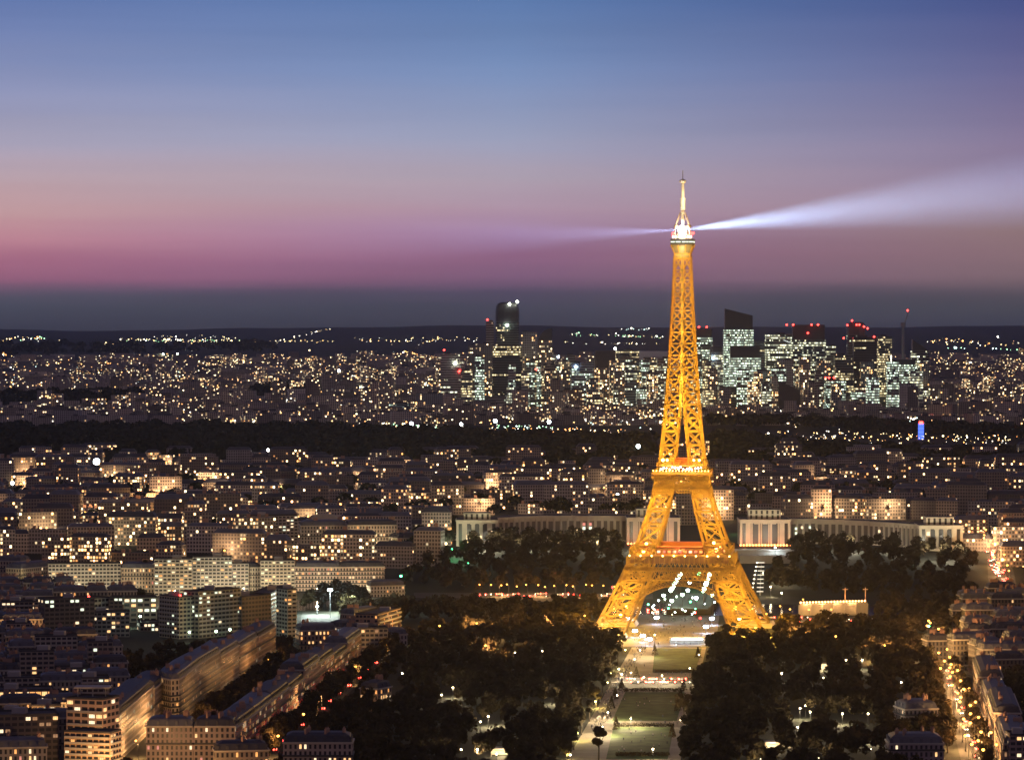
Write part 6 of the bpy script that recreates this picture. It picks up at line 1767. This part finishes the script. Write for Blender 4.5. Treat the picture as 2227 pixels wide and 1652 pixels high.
# small kiosks in the right trees
for (x, y, w_, lb) in ((1678, 1618, 22, 'open lit pavilion with a pale front among the right-hand trees'), (1792, 1446, 14, 'small carousel kiosk with a band of orange light, right trees'), (1094, 1632, 13, 'low kiosk with a white roof edge in the dark left trees')):
    g = gp(x, y + 10); root = empty('kiosk', g); tag(root, lb, 'kiosk')
    kb = MB(); kb.box((0, 0, 4.0), (w_, 9, 0.5)); kb.box((0, 3.8, 2), (w_ - 1, 0.3, 3.8)); 
    for sx in (-1, 1): kb.box((sx * (w_ / 2 - .4), -3.8, 1.9), (0.5, 0.5, 3.8))
    kb.build('shelter', M_CREAM, root); b = MB(); b.box((0, -4.0, 3.3), (w_ * .8, 0.3, 0.6)); b.build('light_strip', WIN[1], root)
    lamp('kiosk_light', (0, -4.8, 2.6), 14000, (1.0, 0.74, 0.42), root, 0.5)

# ------------------------------------------------------------------ cars
M_PAINT = [principled('car_paint_%s' % n, c, 0.35, spec=0.5) for n, c in (('grey', (0.18, 0.18, 0.19)), ('white', (0.6, 0.6, 0.6)), ('black', (0.03, 0.03, 0.035)))]
M_TYRE = principled('tyre', (0.02, 0.02, 0.02), 0.9)
G_HEAD = glow('headlamp', (1.0, 0.88, 0.62), 7); G_TAIL = glow('tail_lamp', (1.0, 0.05, 0.03), 28)
def car_mesh():
    b = MB(); pr = [(-2.1, 0.35), (-2.15, 0.8), (-1.9, 0.95), (-1.3, 1.0), (-0.75, 1.48), (0.75, 1.5), (1.35, 1.02), (2.05, 0.85), (2.15, 0.55), (2.1, 0.35)]
    for (x0, z0), (x1, z1) in zip(pr, pr[1:]):
        n = 0.72 if z0 > 1.2 or z1 > 1.2 else 0.88
        n0, n1 = (0.7 if z0 > 1.2 else 0.88), (0.7 if z1 > 1.2 else 0.88)
        b.face([(x0, -n0, z0), (x1, -n1, z1), (x1, n1, z1), (x0, n0, z0)], 1 if (z0 > 1.2) != (z1 > 1.2) else 0)
    for s in (-1, 1):
        b.face([(x, s * (0.7 if z > 1.2 else 0.88), z) for x, z in pr][::s], 0)
        b.face([(-1.25, s * .885, 1.02), (1.3, s * .885, 1.02), (0.72, s * .74, 1.44), (-0.72, s * .74, 1.44)], 1)
    b.face([(-2.1, -.88, .35), (2.1, -.88, .35), (2.1, .88, .35), (-2.1, .88, .35)])
    return b
CARB = []
for m in M_PAINT: CARB.append(car_mesh().mesh('body', [m, M_GLASSD]))
wb_ = MB()
for s in (-1,):
    wb_.tube((0, -0.1, 0), (0, 0.1, 0), 0.33, 0.33, 10)
WHEEL = wb_.mesh('wheel', [M_TYRE])
hb = MB(); hb.ball((0, 0, 0), 0.36, 0, 6, 4); HEAD = hb.mesh('headlight', [G_HEAD]); hb = MB(); hb.ball((0, 0, 0), 0.5, 0, 6, 4); TAIL = hb.mesh('tail_light', [G_TAIL])
CP0 = {}
def car(x, y, away, label, group, z=0.0, world=None, heading=None):
    g = world or gp(x, y)
    k = rt.randrange(3)
    r_ = empty('car', (g[0], g[1], g[2] + 0.1), heading if heading is not None else (math.pi / 2 if away else -math.pi / 2) + 0.0); tag(r_, label, 'car', group)
    link('body', CARB[k], r_)
    for sx in (-1.35, 1.35):
        for sy in (-0.8, 0.8): link('wheel', WHEEL, r_, (sx, sy, 0.33))
    for sy in (-0.62, 0.62):
        link('headlight', HEAD, r_, (2.12, sy, 0.68)); link('tail_light', TAIL, r_, (-2.14, sy, 0.8))
    return r_
for i in range(52):
    t = rt.random(); x = 2144 + 36 * t + rt.uniform(-12, 16) * (0.5 + t); y = 1166 + 104 * t
    car(x, y, x > 2146 + 38 * t, 'car with lit red tail lights in the jam on the upper right road' if x > 2146 + 38 * t else 'car with lit headlights coming down the upper right road', 'cars with red tail lights on the upper right road' if x > 2146 + 38 * t else 'cars with headlights on the upper right road')
for i in range(15):
    y = 1420 + 236 * (i + .5) / 15; xx = float(np.interp(y, [1421, 1476, 1524, 1583, 1631, 1664], [2044, 2060, 2084, 2103, 2121, 2132])); s_ = rt.choice((-1, 1))
    car(xx + s_ * rt.uniform(1.5, 5.5), y + rt.uniform(-3, 3), s_ > 0, 'parked or slow car on the sodium-lit right-hand avenue', 'cars on the right-hand avenue')
for i in range(16):
    x = 1372 + 8.0 * i; car(x, 1478 + (i % 2) * 7, True, 'car crossing the park on the road between the lawns', 'cars on the road across the park', heading=rt.choice((0.0, math.pi)))
for i in range(26):
    x = 1050 + 12 * i; car(x, 1295 + rt.uniform(-3, 3), True, 'car on the amber-lit quay left of the tower', 'cars on the quay left of the tower', heading=rt.choice((0.0, math.pi)))
for i in range(14):
    x = 1660 + 18 * i; car(x, 1349 + rt.uniform(-6, 6), True, 'car on the quay right of the tower', 'cars on the quay right of the tower', heading=rt.choice((0.0, math.pi)))
for i in range(22):
    x = 1410 + 6.6 * i; car(x, 1327 + rt.uniform(-9, 5), True, 'car in the traffic passing behind the tower arch', 'cars passing behind the tower arch', heading=rt.choice((0.0, math.pi, -1.57)))
for i in range(18):
    t = i / 17; car(540 + 340 * t + rt.uniform(-3, 3), 1690 - 300 * t ** 0.9 + 4, True, 'car parked along the avenue left of the park', 'cars parked along the left park avenue')

# traffic lights
for (x, y, m, lb) in ((1332, 1276, G_RED, 'red traffic light on the quay left of the tower'), (2020, 1362, G_GREEN, 'green traffic light at the head of the right-hand avenue'), (2190, 1198, G_GREEN, 'green traffic light over the road of brake lights'), (1775, 1422, G_GREEN, 'small green light among the right-hand trees'), (1733, 1352, G_RED, 'red lamp on the quay right of the tower'), (1523, 1344, G_RED, 'red signal under the right half of the tower arch'), (1512, 1332, G_RED, 'red stop lamp in the middle of the tower arch'), (1446, 1214, G_RED, 'red lamp on the quay row') if False else (726, 1251, G_RED, 'single red lamp on a quay house front')):
    g = gp(x, y + 12); root = empty('traffic_light', g); tag(root, lb, 'traffic light')
    b = MB(); b.tube((0, 0, 0), (0, 0, 3.4), 0.12, 0.1, 6); b.box((0, 0, 4.2), (0.7, 0.5, 1.8)); b.build('post', M_DARKM, root)
    b = MB(); b.ball((0, -0.4, 4.4), 0.75, 0, 8, 5); b.build('signal', m, root)
# roof warning lamps on the near-left towers
for (x, y, D, lb) in ((193, 1297, 2526, 'red warning lamp on the dark slab tower'), (392, 1294, 2552, 'red warning lamp on the left corner of the beige tower'), (407, 1290, 2556, 'red warning lamp on the middle of the beige tower roof')):
    p = at(x, y, D); b = MB(); b.ball((0, 0, 0), 0.8, 0); b.tube((0, 0, -3.4), (0, 0, -.5), 0.12, 0.1, 5, 1)
    o = b.build('warning_lamp', [G_RED, M_DARKM], None, p); tag(o, lb, 'warning lamp')

# ------------------------------------------------------------------ people on the gravel: a crowd nobody could count
cw = MB()
CL = [principled('cloth_dark', (0.04, 0.04, 0.05)), principled('cloth_light', (0.45, 0.42, 0.38)), principled('cloth_blue', (0.06, 0.08, 0.16)), principled('skin', (0.42, 0.28, 0.2))]
def person(mb, p, a, k):
    c, s = math.cos(a), math.sin(a)
    def T(x, y, z): return (p[0] + x * c - y * s, p[1] + x * s + y * c, p[2] + z)
    for sx in (-1, 1):
        mb.tube(T(sx * .1, sx * .12, 0.02), T(sx * .09, 0, 0.85), 0.07, 0.1, 5, 0)
        mb.tube(T(sx * .25, sx * .06, 0.8), T(sx * .2, 0, 1.38), 0.045, 0.065, 5, k)
    mb.lathe(T(0, 0, 0.82), [(0.16, 0), (0.15, 0.2), (0.2, 0.5), (0.17, 0.6), (0.06, 0.66)], 7, k)
    mb.ball(T(0, 0, 1.62), 0.115, 3, 7, 5, 1.2)
for i in range(420):
    if i < 260:
        t = rt.random(); y = 1408 + 180 * t; xl = float(np.interp(y, [1405, 1454, 1497, 1560, 1590], [1398, 1366, 1341, 1310, 1292])); x = xl + rt.gauss(0, 8)
    elif i < 350: x, y = rt.uniform(1380, 1540), rt.uniform(1345, 1402)
    elif i < 390: x, y = rt.uniform(1345, 1485), rt.uniform(1508, 1640)
    else: x, y = rt.uniform(1340, 1500), rt.choice((1468, 1500, 1574)) + rt.uniform(-3, 3)
    person(cw, gp(x, y) + Vector((0, 0, 0.15)), rt.uniform(0, 6.28), rt.choice((0, 1, 1, 2)))
o = cw.build('crowd', CL); tag(o, kind='stuff')
